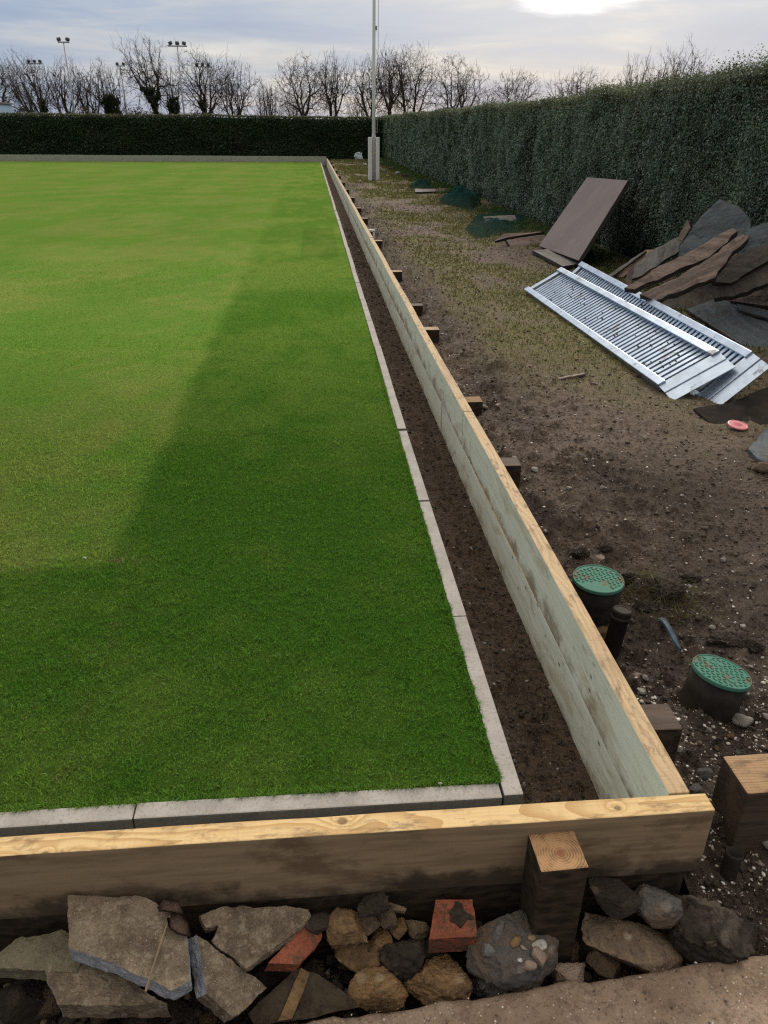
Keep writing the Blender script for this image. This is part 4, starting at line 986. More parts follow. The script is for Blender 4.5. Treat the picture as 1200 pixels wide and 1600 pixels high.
for k, (x, y, w, h, lab) in enumerate(((1040, 918, 62, 44, 'largest dark clod of lifted turf, right of the upright green lid'), (990, 905, 40, 30, 'dark clod touching the right side of the upright green lid'), (1014, 948, 42, 26, 'low dark clod between the big turf clod and the capped pipe'), (1078, 905, 34, 24, 'dark clod at the right end of the big turf clod'), (905, 866, 32, 26, 'dark clod behind the upright green lid, against the timber wall'), (1128, 1000, 50, 26, 'long dark clod behind the tilted green lid'), (1172, 1010, 44, 28, 'dark clod at the right picture edge above the tilted green lid'), (945, 858, 26, 18, 'small dark clod behind the upright green lid'))):
    q = on_path(x, y+h*.3); rock(x, y, w, h, q.z+.01, 'darkrock', lab, 500+k, name='clod', cat='clod', group='dark clods by the green lids', planes=8, cutd=(.6, .9), rough=.22, fine=.26, sub=5)
for k, (x, y, w, m_, lab) in enumerate(((133, 872, 6, 'pale', 'tiny white chip lying on the paler turf near its worn edge'), (688, 1224, 6, 'pale', 'tiny white chip at the front edge of the turf'))):
    rock(x, y, w, w*.7, .004, m_, lab, 700+k, group=None, sub=3)
# the bar of wood and the white peg on the path
def stick(px, wd, th, m_, label, cat, name):
    a, b = on_path(*px[0]), on_path(*px[1]); c = (a+b)/2; d = b-a; bm = bmesh.new(); box(bm, (0, 0, 0), (d.length, wd, th), None, th*.25)
    bmesh.ops.subdivide_edges(bm, edges=[e for e in bm.edges if e.calc_length() > d.length*.6], cuts=6)
    for v_ in bm.verts: v_.co += Vector((0, mnoise.noise(v_.co*40)*wd*.18, mnoise.noise(v_.co*30+Vector((3, 1, 2)))*th*.3))
    o = obj(name, bm, mt[m_]); o.location = c+Vector((0, 0, th*.45)); o.rotation_euler = (rnd.uniform(-.2, .2), 0, math.atan2(d.y, d.x)); return prop(o, label, cat)
stick(((872, 594), (912, 587)), .028, .016, 'oldplank', 'grey brown stick of wood lying alone on the bare soil left of the ramps', 'stick', 'wooden_stick')
stick(((922, 600), (934, 601)), .018, .012, 'oldplank', 'tiny brown scrap of wood right of the longer stick', 'stick', 'wooden_stick')
a = on_path(584, 372); bm = bmesh.new(); box(bm, (0, 0, .06), (.03, .03, .16), None, .006); box(bm, (-.03, 0, .135), (.09, .03, .03), Matrix.Rotation(R(12), 3, 'Y'), .006)
o = obj('white_peg', bm, mt['whitepaint']); o.location = a; prop(o, 'small white bent peg standing behind the timber wall halfway along', 'peg')
plk([(757, 482), (764, 484), (767, 497), (759, 499)], .06, (0, -.1, 1), .008, 'oldplank', 'small flat brown scrap lying in the grass in the middle of the path', 41, name='wood_scrap', cat='scrap', group=None)
for k, (x, y, w, m_, lab) in enumerate(((600, 268, 9, 'greyflint', 'grey stone at the hedge foot nearest the flagpole'), (612, 264, 12, 'darkrock', 'dark stone at the hedge foot second from the flagpole'), (622, 271, 10, 'greyflint', 'grey stone at the hedge foot in the middle of its row'), (632, 275, 12, 'darkrock', 'dark stone at the hedge foot near the small green net'), (570, 258, 7, 'greyflint', 'small grey stone left of the flagpole foot'), (606, 276, 7, 'tanrock', 'small tan stone in the grass in front of the hedge foot row'))):
    rock(x, y, w, w*.7, .12, m_, lab, 60+k, group='stones at the foot of the hedge', sub=3)

# ------------------------------------------------------------------ grit, clods and straw (uncountable)
def pebbles(name, x, y, zf, size, col, mats, squash=.6):
    n = len(x); ph = (1+5**.5)/2
    base = np.array([(-1, ph, 0), (1, ph, 0), (-1, -ph, 0), (1, -ph, 0), (0, -1, ph), (0, 1, ph), (0, -1, -ph), (0, 1, -ph), (ph, 0, -1), (ph, 0, 1), (-ph, 0, -1), (-ph, 0, 1)])/1.9
    tri = np.array([(0, 11, 5), (0, 5, 1), (0, 1, 7), (0, 7, 10), (0, 10, 11), (1, 5, 9), (5, 11, 4), (11, 10, 2), (10, 7, 6), (7, 1, 8), (3, 9, 4), (3, 4, 2), (3, 2, 6), (3, 6, 8), (3, 8, 9), (4, 9, 5), (2, 4, 11), (6, 2, 10), (8, 6, 7), (9, 8, 1)])
    a = rng.uniform(0, 2*math.pi, n); ca, sa = np.cos(a), np.sin(a)
    S = size[:, None]*np.stack([rng.uniform(.7, 1.4, n), rng.uniform(.6, 1.1, n), rng.uniform(.35, .8, n)], 1)
    B = base[None]*rng.uniform(.65, 1.25, (n, 12, 1))*S[:, None]*.5
    V = np.stack([B[..., 0]*ca[:, None]-B[..., 1]*sa[:, None], B[..., 0]*sa[:, None]+B[..., 1]*ca[:, None], B[..., 2]], 2)
    V = V+np.stack([x, y, zf(x, y)+size*.12], 1)[:, None]
    Fc = (np.arange(n)[:, None, None]*12+tri[None]).reshape(-1, 3)
    return prop(link(name, mesh_np(name, V.reshape(-1, 3), Fc, np.repeat(col, 12, 0)), mats), kind='stuff')
def pathpts(n, k=1.0, x0=.34, x1=3.2, y1=16, near=2.2):
    y = -.45+(y1+.45)*rng.uniform(0, 1, n)**near; x = x0+(x1-x0)*rng.uniform(0, 1, n)**k
    ok = ~((x < .40) & (y < -.05)); return x[ok], y[ok]
def pal(n, cols, w): 
    c = np.array(cols)[rng.choice(len(cols), n, p=np.array(w)/sum(w))]; return c*rng.uniform(.7, 1.25, (n, 1))
x, y = pathpts(15000, 1.5, near=2.6); sz = (.0035+.010*rng.uniform(0, 1, len(x))**3)*(1+.10*y)
pebbles('grit', x, y, zpath, sz, pal(len(x), [(.40, .37, .33), (.20, .16, .13), (.14, .10, .08), (.50, .48, .45), (.09, .075, .065)], [2.2, 3, 4, 1, 4]), mt['gravel'])
x, y = pathpts(8000, 1.9, near=2.4); sz = (.005+.020*rng.uniform(0, 1, len(x))**3)*(1+.05*y)
pebbles('soil_clods', x, y, zpath, sz, pal(len(x), [(.085, .062, .045), (.06, .044, .033), (.12, .088, .064)], [3, 2, 3])*(1-.5*dampmask(x, y))[:, None], mt['gravel'])
x, y = pathpts(5200, 1.4, near=2.6); sz = (.003+.009*rng.uniform(0, 1, len(x))**3)*(1+.09*y)
pebbles('white_grit', x, y, zpath, sz, pal(len(x), [(.55, .52, .47), (.42, .38, .32)], [2, 2]), mt['gravel'])
n = 1500; x = rng.uniform(.40, 1.0, n); y = rng.uniform(-.30, .50, n); pebbles('chalk_chips', x, y, zpath, .0035+.012*rng.uniform(0, 1, n)**3, pal(n, [(.60, .57, .52), (.42, .38, .32), (.26, .21, .17)], [2, 2, 1]), mt['gravel'])
x, y = pathpts(24000, 1.35, near=2.5); sz = (.0035+.011*rng.uniform(0, 1, len(x))**2.2)*(1+.10*y)
pebbles('soil_crumbs', x, y, zpath, sz, pal(len(x), [(.105, .076, .054), (.07, .05, .036), (.15, .11, .08)], [3, 3, 2])*(1-.55*dampmask(x, y))[:, None], mt['gravel'])
n = 5200; x = rng.uniform(.004, .275, n); y = -.16+14*rng.uniform(0, 1, n)**2; sz = (.003+.016*rng.uniform(0, 1, n)**3.5)*(1+.1*y)
pebbles('ditch_grit', x, y, zditch, sz, pal(n, [(.05, .04, .033), (.03, .025, .02), (.09, .065, .048), (.30, .28, .26)], [4, 4, 2, .55]), mt['gravel'])
n = 8000; x = rng.uniform(-1.6, .58, n); y = rng.uniform(-.6, -.232, n); sz = .005+.026*rng.uniform(0, 1, n)**2.2
pebbles('trench_grit', x, y, ztrench, sz, pal(n, [(.03, .026, .022), (.06, .048, .036), (.13, .10, .07), (.3, .27, .23)], [4, 3, 1.5, .3]), mt['gravel'])
n = 1900; x = rng.uniform(-1.0, .8, n); y = edge_y(x)-rng.uniform(0, .45, n); 
pebbles('path_grit', x, y, lambda a, b: -.10+0*a, .002+.006*rng.uniform(0, 1, n)**3, pal(n, [(.50, .46, .40), (.22, .18, .14), (.09, .075, .06)], [2, 2, 2]), mt['gravel'])
# sparse path grass and dry fibres
n = 190000; y = .2+42*rng.uniform(0, 1, n)**1.9; x = rng.uniform(.45, 3.35, n); k = rng.uniform(0, 1, n) < (grassmask(x, y)**1.3)*np.clip(12/(y+3), .5, 1)
x, y = x[k], y[k]; n = len(x); c = pal(n, [(.075, .10, .028), (.11, .125, .04), (.16, .13, .065), (.10, .075, .045)], [3, 3, 3.2, 1.6])
hz = sstep(x, 2.3, 2.9)[:, None]; c = c*(1-hz)+np.array([.05, .085, .03])*hz
hg = (.012+.022*rng.uniform(0, 1, n)**2)*(1+1.0*sstep(x, 2.3, 2.9)); hg = hg*(1+.05*y)
blades('path_grass', np.stack([x, y, zpath(x, y)-.002], 1), hg, (.0016+.0007*y)*rng.uniform(.7, 1.3, n), rng.uniform(.5, 1.3, n), c, mt['grass'])
x, y = pathpts(5000, 1.2, .42, 2.6, 9, 2.0); n = len(x)
blades('dry_fibres', np.stack([x, y, zpath(x, y)+.003], 1), rng.uniform(.010, .035, n), np.full(n, .0015)*(1+.2*y), rng.uniform(1.25, 1.41, n), pal(n, [(.15, .115, .07), (.07, .05, .035), (.22, .18, .11)], [3, 3, 1]), mt['grass'])
# matted roots and grass on the lifted clod of turf
n = 1100; x = .77+rng.normal(0, .085, n); y = .93+rng.normal(0, .065, n)
blades('turf_roots', np.stack([x, y, zpath(x, y)-.002], 1), rng.uniform(.02, .06, n), rng.uniform(.0012, .0025, n), rng.uniform(.9, 1.4, n), pal(n, [(.14, .12, .055), (.08, .06, .04), (.09, .11, .035)], [3, 3, 2]), mt['grass'])

# ------------------------------------------------------------------ hedges
def leafquads(C, Nn, size, col, name, mats, aspect=.55, parent=None, smooth=False):
    n = len(C); Nn = Nn/np.linalg.norm(Nn, axis=1, keepdims=True)
    a = rng.normal(0, 1, (n, 3)); a[:, 2] -= .35; u = a-Nn*(a*Nn).sum(1, keepdims=True); u /= np.linalg.norm(u, axis=1, keepdims=True)
    w = np.cross(Nn, u); s = size[:, None]
    V = np.stack([C-u*s*.5, C+w*s*aspect*.5+Nn*s*.06, C+u*s*.55, C-w*s*aspect*.5+Nn*s*.06], 1).reshape(-1, 3)
    i = np.arange(n)*4
    return link(name, mesh_np(name, V, np.stack([i, i+1, i+2, i+3], 1), np.repeat(col, 4, 0)), mats, parent)
HX = 3.36
def hedge_top(y):
    y = np.asarray(y, float); return 1.98+.12*sstep(y, 20, 42)+(fbm(y*.9, y*0+2, 91, 4)-.5)*.16+.05*sstep(y, 7.0, 5.4)
def hedge_face(y, z):
    return HX+(fbm(y*1.1, z*1.6, 93, 4)-.5)*.22+(fbm(y*4.5, z*4.2, 95, 3)-.5)*.13-.12*np.clip(1-z/.5, 0, 1)*0+.16*np.clip(.35-z, 0, 1)
def hcol(n, a, b, c, k):
    t = rng.uniform(0, 1, (n, 1)); col = np.array(a)*(1-t)+np.array(b)*t; m = rng.uniform(0, 1, n) < k; col[m] = np.array(c)*rng.uniform(.7, 1.2, (m.sum(), 1)); return col
hd = empty('hedge', (HX+.6, 20, 0), 'long tall dark leafy hedge along the right side of the soil path', 'hedge', 'clipped hedges')
yy = np.concatenate([np.arange(1.5, 12, .12), np.arange(12, 44.2, .3)]); tt = np.linspace(0, 1, 26)
Yg, Tg = np.meshgrid(yy, tt); top = hedge_top(Yg)-.07
fz = np.clip(Tg/.6, 0, 1)*top; fx = np.where(Tg <= .6, hedge_face(Yg, fz)+.07, HX+.12+(Tg-.6)/.4*1.15)
V = np.stack([fx, Yg, fz], 2).reshape(-1, 3)-np.array([HX+.6, 20, 0]); ny, nx = Yg.shape
i = (np.arange(ny-1)[:, None]*nx+np.arange(nx-1)[None]).ravel()
link('inner_growth', mesh_np('inner_growth', V, np.stack([i, i+1, i+1+nx, i+nx], 1)), mt['hedgecore'], hd, True)
def right_leaves():
    Cs, Ns, Ss = [], [], []
    for y0, y1, n, s in ((1.5, 4, 14000, .028), (4, 7, 70000, .021), (7, 11, 70000, .025), (11, 18, 70000, .034), (18, 28, 46000, .052), (28, 44, 36000, .075)):
        y = rng.uniform(y0, y1, n); z = .02+rng.uniform(0, 1, n)*(hedge_top(y)-.02)
        gap = fbm(y*2.6, z*1.6, 97, 3)
        x = hedge_face(y, z)+rng.uniform(-.05, .09, n)
        k = (gap > .36) | (rng.uniform(0, 1, n) < .5); k &= (z > .16) | (rng.uniform(0, 1, n) < .5)
        y, z, x = y[k], z[k], x[k]; m = len(y)
        Cs.append(np.stack([x, y, z], 1)); Ns.append(np.stack([-np.ones(m), np.zeros(m), .45*np.ones(m)], 1)+rng.normal(0, .45, (m, 3))); Ss.append(s*rng.uniform(.6, 1.35, m))
        n2 = int(n*.32); y = rng.uniform(y0, y1, n2); x = rng.uniform(HX-.03, HX+1.1, n2); up = np.abs(rng.normal(0, .04+.03*float(sstep(9-y0, 0, 4)), n2))
        z = hedge_top(y)+up-.05
        Cs.append(np.stack([x, y, z], 1)); Ns.append(np.array([0, 0, 1.])+rng.normal(0, .6, (n2, 3))); Ss.append(s*rng.uniform(.6, 1.3, n2))
    sprig = []
    # loose sprigs standing above the near end
    for _ in range(130):
        y = rng.uniform(4.2, 9.5); x = rng.uniform(HX, HX+.6); h = rng.uniform(.04, .17)*(1 if y < 7 else .7); q = 22
        k = rng.uniform(0, 1, q); Cs.append(np.stack([x+rng.normal(0, .03, q)+k*rng.normal(0, .05), y+rng.normal(0, .03, q), float(hedge_top(y))-.05+k*h], 1)); Ns.append(rng.normal(0, 1, (q, 3))+np.array([-.4, 0, .4])); Ss.append(np.full(q, .030)*rng.uniform(.6, 1.2, q)); sprig.append((x, y, float(hedge_top(y))-.1, h+.05))
    return np.concatenate(Cs), np.concatenate(Ns), np.concatenate(Ss), sprig
C_, N_, S_, SP_ = right_leaves(); n = len(C_)
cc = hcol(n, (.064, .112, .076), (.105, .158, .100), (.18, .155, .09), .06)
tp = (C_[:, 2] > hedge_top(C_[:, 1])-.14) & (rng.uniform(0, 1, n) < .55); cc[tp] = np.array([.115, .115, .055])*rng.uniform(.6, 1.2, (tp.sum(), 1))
cc *= (.75+.5*fbm(C_[:, 1]*1.7, C_[:, 2]*1.2, 99, 3))[:, None]
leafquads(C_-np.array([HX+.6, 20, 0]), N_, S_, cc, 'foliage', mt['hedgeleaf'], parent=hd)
# stems seen low down in the gaps
bm = bmesh.new(); r = random.Random(3)
for k in range(60):
    y = 4+38*r.random()**1.5; x = HX+.10+r.random()*.2; p = [Vector((x-HX-.6, y-20, 0))]
    for j in range(4): p.append(p[-1]+Vector((r.uniform(-.06, .05), r.uniform(-.07, .07), .16)))
    tube(bm, p, [.016, .013, .011, .009, .006], 5, False)
for x, y, z, h in SP_: tube(bm, [(x-HX-.6, y-20, z), (x-HX-.6+r.uniform(-.03, .03), y-20+r.uniform(-.03, .03), z+h)], [.005, .002], 4, False)
obj('stems', bm, mt['bark'], hd)['kind'] = 'stuff'

HY = 43.0
hf = empty('hedge', (-15, HY+.6, 0), 'long flat topped dark hedge across the far end of the lawn', 'hedge', 'clipped hedges')
def far_top(x): return 2.09+(fbm(x*.35, x*0+1, 101, 4)-.5)*.18-.0022*x*0
def far_face(x, z): return HY+(fbm(x*.9, z*1.2, 103, 4)-.5)*.35
xx = np.arange(-42, 4.6, .25); Xg, Tg = np.meshgrid(xx, tt); top = far_top(Xg)-.10
fz = np.clip(Tg/.6, 0, 1)*top; fy = np.where(Tg <= .6, far_face(Xg, fz)+.10, HY+.15+(Tg-.6)/.4*1.2)
V = np.stack([Xg, fy, fz], 2).reshape(-1, 3)-np.array([-15, HY+.6, 0]); ny, nx = Xg.shape; i = (np.arange(ny-1)[:, None]*nx+np.arange(nx-1)[None]).ravel()
link('inner_growth', mesh_np('inner_growth', V, np.stack([i, i+1, i+1+nx, i+nx], 1)), mt['hedgecore'], hf, True)
n = 62000; x = rng.uniform(-26, 4.2, n); z = .05+rng.uniform(0, 1, n)*(far_top(x)-.05); gap = fbm(x*1.2, z*.9, 105, 3)
k = (gap > .33) | (rng.uniform(0, 1, n) < .45); x, z = x[k], z[k]; n = len(x)
C1 = np.stack([x, far_face(x, z)+rng.uniform(-.06, .10, n), z], 1); N1 = np.array([0, -1, .4])+rng.normal(0, .45, (n, 3))
n2 = 17000; x = rng.uniform(-26, 4.2, n2); C2 = np.stack([x, rng.uniform(HY, HY+1.2, n2), far_top(x)+np.abs(rng.normal(0, .045, n2))-.05], 1); N2 = np.array([0, 0, 1.])+rng.normal(0, .6, (n2, 3))
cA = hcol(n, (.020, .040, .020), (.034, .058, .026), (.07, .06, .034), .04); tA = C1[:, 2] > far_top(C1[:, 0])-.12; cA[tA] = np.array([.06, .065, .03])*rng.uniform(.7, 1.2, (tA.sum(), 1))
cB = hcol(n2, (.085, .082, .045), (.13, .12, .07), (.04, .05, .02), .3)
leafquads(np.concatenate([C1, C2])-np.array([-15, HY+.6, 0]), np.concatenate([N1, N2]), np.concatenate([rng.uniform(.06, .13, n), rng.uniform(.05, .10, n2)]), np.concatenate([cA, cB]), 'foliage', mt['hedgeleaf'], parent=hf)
bm = bmesh.new(); r = random.Random(5); tw = at(72, 238, Y=HY)
for k in range(14):
    x = tw.x+.1 if k == 0 else r.uniform(-22, 2); p = [Vector((x+15, -.62, .05))]
    for j in range(4): p.append(p[-1]+Vector((r.uniform(-.06, .02), .03, .2)))
    tube(bm, p, [.05 if k == 0 else .02]*3+[.03, .015] if k == 0 else [.02, .018, .015, .012, .01], 6, False)
obj('stems', bm, mt['bark'], hf)['kind'] = 'stuff'

# ------------------------------------------------------------------ bare trees beyond the hedges
def gen_segs(seed, trunks=1, spread=.6, twist=.032, trunk_h=.24, tips=560, zc=.61, az=.41, lump=.30):
    """branching grown towards twig ends that fill a lumpy rounded crown (unit height, unit width)"""
    g = np.random.default_rng(seed+900); r = random.Random(seed); N = int(tips*1.25)
    d = g.normal(0, 1, (N*2, 3)); d /= np.linalg.norm(d, axis=1, keepdims=True); off = g.uniform(0, 50, 3)
    lm = np.array([1-lump*.5+lump*1.3*mnoise.noise(Vector(v*1.9+off)) for v in d])[:, None]
    P = d*lm*np.array([.5, .5, az])*(g.uniform(0, 1, (N*2, 1))**.42)+np.array([0, 0, zc]); P = P[P[:, 2] > .16][:N]; N = len(P); segs = []
    def bend(p, q, r0, r1, lev, n):
        L = np.linalg.norm(q-p); a = p
        for k in range(1, n+1):
            b = p+(q-p)*(k/n)
            if k < n: b = b+g.normal(0, twist*L, 3)+np.array([0, 0, -.05*L*spread])*math.sin(math.pi*k/n)
            segs.append((*a, *b, r0+(r1-r0)*(k-1)/n, r0+(r1-r0)*k/n, lev)); a = b
    def grow(p, I, rad):
        n = len(I); lev = 0 if n > N*.45 else 1 if n > N*.05 else 2
        if n == 1:
            q = P[I[0]]; bend(p, q, rad, rad*.35, 3, 3)
            v = q-p; L = min(.10, np.linalg.norm(v)+.02)
            for _ in range(3):
                k = r.uniform(.35, .95); a = p+v*k; e = v/(np.linalg.norm(v)+1e-6)+g.normal(0, .55, 3); bend(a, a+e*L*r.uniform(.35, .8), rad*.5, rad*.25, 4, 1)
            return
        c = P[I].mean(0); f = r.uniform(.26, .40) if n > 6 else r.uniform(.35, .55); q = p+(c-p)*f+g.normal(0, .005+.02*np.linalg.norm(c-p), 3)
        r1 = .030*(n/N)**.47; bend(p, q, rad, r1, lev, 2)
        split(q, I, r1, 3 if n > 30 and r.random() < .45 else 2)
    def split(q, I, rad, k):
        v = P[I]-q; v = v/(np.linalg.norm(v, axis=1, keepdims=True)+1e-6); k = min(k, len(I)); C = v[g.choice(len(I), k, replace=False)]
        for _ in range(4):
            lab = (v @ C.T).argmax(1)
            C = np.array([v[lab == m].mean(0) if (lab == m).any() else C[m] for m in range(k)])
        for m in range(k):
            J = I[lab == m]
            if len(J): grow(q, J, rad*max(.55, min(.95, (len(J)/len(I))**.4)))
    I = np.arange(N)
    if trunks == 1:
        q = np.array([r.uniform(-.02, .02), 0, trunk_h]); bend(np.zeros(3), q, .036, .030, 0, 4); split(q, I, .030, 3)
    else:
        lab = np.clip(((P[:, 0]+.5)*trunks+g.normal(0, .25, N)).astype(int), 0, trunks-1)
        for m in range(trunks):
            J = I[lab == m]
            if len(J):
                b = np.array([.05*(m-(trunks-1)/2), 0, 0]); q = b+np.array([.05*(m-(trunks-1)/2), r.uniform(-.03, .03), trunk_h*r.uniform(.9, 1.3)]); bend(b, q, .026, .022, 0, 4); split(q, J, .022, 3)
    return np.array(segs)
def prisms(S, k):
    p, q = S[:, :3], S[:, 3:6]; d = q-p; d /= np.linalg.norm(d, axis=1, keepdims=True)+1e-9
    ref = np.where(np.abs(d[:, 2:3]) < .9, np.array([[0, 0, 1.]]), np.array([[1., 0, 0]])); a = np.cross(d, ref); a /= np.linalg.norm(a, axis=1, keepdims=True); b = np.cross(d, a)
    an = np.arange(k)*2*math.pi/k; ring = np.cos(an)[None, :, None]*a[:, None]+np.sin(an)[None, :, None]*b[:, None]
    V = np.concatenate([p[:, None]+ring*S[:, 6, None, None], q[:, None]+ring*S[:, 7, None, None]], 1)
    j = np.arange(k); f = np.stack([j, (j+1) % k, k+(j+1) % k, k+j], 1)
    return V.reshape(-1, 3), (np.arange(len(S))[:, None, None]*2*k+f[None]).reshape(-1, 4)
def tree(px, top, wpx, D, label, seed, lean=0.0, ivy=0.0, thin=1.0, name='bare_tree', base=-.1, vis=178, **k):
    b = at(px, vis, Y=D); t = at(px, top, Y=D); H = t.z-base; W = wpx/F_PX*(b-CAM).dot(FW)
    S = gen_segs(seed, **k); pts = S[:, 3:6]
    z1 = np.percentile(pts[:, 2], 97.5); w1 = np.percentile(pts[:, 0], 98.5)-np.percentile(pts[:, 0], 1.5); w2 = np.percentile(pts[:, 1], 98.5)-np.percentile(pts[:, 1], 1.5)
    sc = np.array([W/w1, W/w2, H/z1]); S[:, :3] *= sc; S[:, 3:6] *= sc; S[:, 6:8] *= H*1.0
    S[:, 6:8] = np.maximum(S[:, 6:8], .0085*thin*D/90)
    for c in (0, 3): S[:, c] += lean*S[:, c+2]
    o = empty(name, (b.x, D, base), label, 'tree', 'bare trees beyond the hedges')
    A = S[S[:, 8] < 2]; B = S[S[:, 8] >= 2]
    link('trunk', mesh_np('trunk', *prisms(A, 6)), mt['bark'], o, True); link('crown', mesh_np('crown', *prisms(B, 3)), mt['twig'], o)
    if ivy:
        I = S[S[:, 8] < (3 if ivy > .8 else 2)]; I = I[(I[:, 5] < H*(.66 if ivy > .8 else .58)) & (np.abs(I[:, 3]-lean*I[:, 5]) < W*(.17 if ivy > .8 else .12))]
        n = int(3200*ivy); q = I[rng.integers(0, len(I), n)]; f = rng.uniform(0, 1, (n, 1)); c = q[:, :3]*(1-f)+q[:, 3:6]*f
        dr = rng.normal(0, 1, (n, 3)); dr /= np.linalg.norm(dr, axis=1, keepdims=True); c = c+dr*(q[:, 6:7]*1.1+rng.uniform(.02, .30, (n, 1))*(1-.7*c[:, 2:3]/H))
        leafquads(c, dr, rng.uniform(.12, .28, n), hcol(n, (.018, .032, .016), (.03, .05, .022), (.06, .06, .03), .05), 'ivy', mt['ivy'], .8, o)
    return o
tree(-6, 92, 82, 80, 'broad bare tree with a drooping limb, cut off by the left picture edge', 1, twist=.10, vis=176)
tree(62, 104, 48, 78, 'brown bare tree leaning left, between the left edge tree and the ivy foot tree', 2, lean=-.30, tips=420)
tree(76, 96, 50, 84, 'bare tree with ivy round its foot, behind the leftmost floodlight', 3, lean=-.16, ivy=.5, tips=380)
tree(106, 104, 62, 82, 'bare tree with several thin upright stems beside the tallest left floodlight', 4, trunks=3, tips=420, trunk_h=.34)
tree(142, 110, 52, 86, 'twisted pale bare tree right of the tallest left floodlight', 5, twist=.13, trunks=2, tips=300)
tree(181, 106, 56, 80, 'bare tree with thick ivy covered stems forking low, beside the small twin floodlight', 6, ivy=1.0, trunks=2, lean=-.10, tips=330)
tree(250, 70, 80, 84, 'tallest bare tree, leaning left with an ivy clad trunk', 7, lean=-.12, ivy=.75, trunk_h=.36, tips=620, lump=.5)
tree(272, 112, 36, 83, 'short tree almost wholly wrapped in dark ivy, left of the triple floodlight', 8, ivy=1.6, tips=160)
tree(321, 90, 78, 86, 'rounded bare tree behind the dim triple floodlight', 9, ivy=.25, tips=680)
tree(368, 104, 72, 88, 'wide bare tree with forking trunk, right of the dim triple floodlight', 10, trunks=2, tips=520)
tree(419, 138, 36, 90, 'small greyish bushy tree, lowest in the row above the far hedge', 11, trunks=4, tips=420, name='small_tree')
tree(475, 97, 80, 96, 'symmetrical bare tree with straight trunk, left of the twin stemmed one', 12, trunk_h=.30, tips=680, lump=.2)
tree(521, 97, 58, 98, 'narrow bare tree with two parallel stems', 13, trunks=2, tips=500, trunk_h=.34)
tree(581, 100, 62, 96, 'bare tree directly behind the flagpole', 14, lean=-.05, tips=420)
tree(607, 87, 60, 104, 'bare tree just right of the flagpole', 15, trunk_h=.32)
tree(640, 86, 86, 100, 'widest round crowned bare tree, right of the flagpole', 16, trunks=2, vis=176, tips=760, lump=.2)
tree(717, 96, 76, 100, 'bare tree with two stems and a lopsided crown, standing alone behind the right hedge', 17, trunks=2, lean=-.03, vis=170, tips=560)
tree(803, 119, 78, 92, 'low rounded bare tree showing over the right hedge', 18, base=-.6, vis=150, tips=620, lump=.2)
tree(760, 148, 40, 96, 'faint small bare bush left of the low rounded tree', 28, base=-.6, vis=160, trunks=3, name='small_tree', tips=260)
tree(902, 117, 84, 74, 'flat spreading bare tree over the middle of the right hedge', 19, base=-1.0, vis=140, az=.30, zc=.72, tips=520)
tree(992, 101, 56, 74, 'small fan shaped bare tree over the right hedge', 20, base=-1.0, vis=130, tips=420)
tree(1025, 116, 34, 80, 'thin faint bare tree between the fan shaped and the rightmost one', 21, base=-1.0, vis=130, name='small_tree', tips=220)
tree(1062, 86, 84, 72, 'rightmost bare tree, its top just over the ragged hedge end', 22, base=-1.0, vis=120, tips=640)
tree(455, 150, 34, 110, 'distant small bare tree left of the symmetrical one', 23, name='small_tree', tips=200)
tree(560, 152, 36, 112, 'distant small bare tree in the gap left of the flagpole', 24, name='small_tree', tips=200)
def bush(px, top, wpx, D, label, col, seed, base=-.1):
    b = at(px, 178, Y=D); t = at(px, top, Y=D); H = t.z-base; W = wpx/F_PX*(b-CAM).dot(FW); o = empty('bush', (b.x, D, base), label, 'bush', 'bushes behind the far hedge')
    n = int(700*W); c = rng.normal(0, 1, (n, 3)); c /= np.linalg.norm(c, axis=1, keepdims=True); rr = rng.uniform(.55, 1, (n, 1)); c = c*rr*np.array([W/2, 1.2, H/2])*(.7+.6*fbm(c[:, 0]*3+seed, c[:, 2]*3, seed, 3))[:, None]+np.array([0, 0, H/2])
    leafquads(c, rng.normal(0, 1, (n, 3)), rng.uniform(.09, .2, n), np.array(col)*rng.uniform(.6, 1.4, (n, 1)), 'foliage', mt['hedgeleaf'], .6, o)
    st = np.array([[rng.uniform(-W*.3, W*.3), rng.uniform(-.4, .4), 0, rng.uniform(-W*.4, W*.4), rng.uniform(-.6, .6), H*.9, .03, .01, 0] for _ in range(18)]); link('stems', mesh_np('stems', *prisms(st, 4)), mt['bark'], o)
bush(30, 164, 60, 66, 'dark evergreen bush beside the blue hut at the left edge', (.025, .04, .02), 41)
bush(135, 168, 64, 76, 'low brown bush between the twisted tree and the tall floodlight', (.075, .055, .045), 42)
bush(215, 166, 60, 78, 'low brown bush left of the tallest bare tree', (.07, .055, .045), 43)
bush(305, 170, 50, 80, 'low dark bush behind the dim triple floodlight', (.06, .05, .04), 44)
# blue hut at the left edge
p = at(4, 175, Y=58); t = empty('hut', (p.x-1.6, 58, -.1), 'small pale blue hut showing over the hedge at the left picture edge', 'hut')
w = at(8, 160, Y=58); bm = bmesh.new(); box(bm, (0, 0, (w.z)/2), (3.55, 3, w.z)); obj('wall', bm, mt['blueshed'], t)
bm = bmesh.new(); box(bm, (0, 0, w.z+.06), (3.75, 3.2, .09), None, .01); obj('roof', bm, mt['roofgrey'], t)

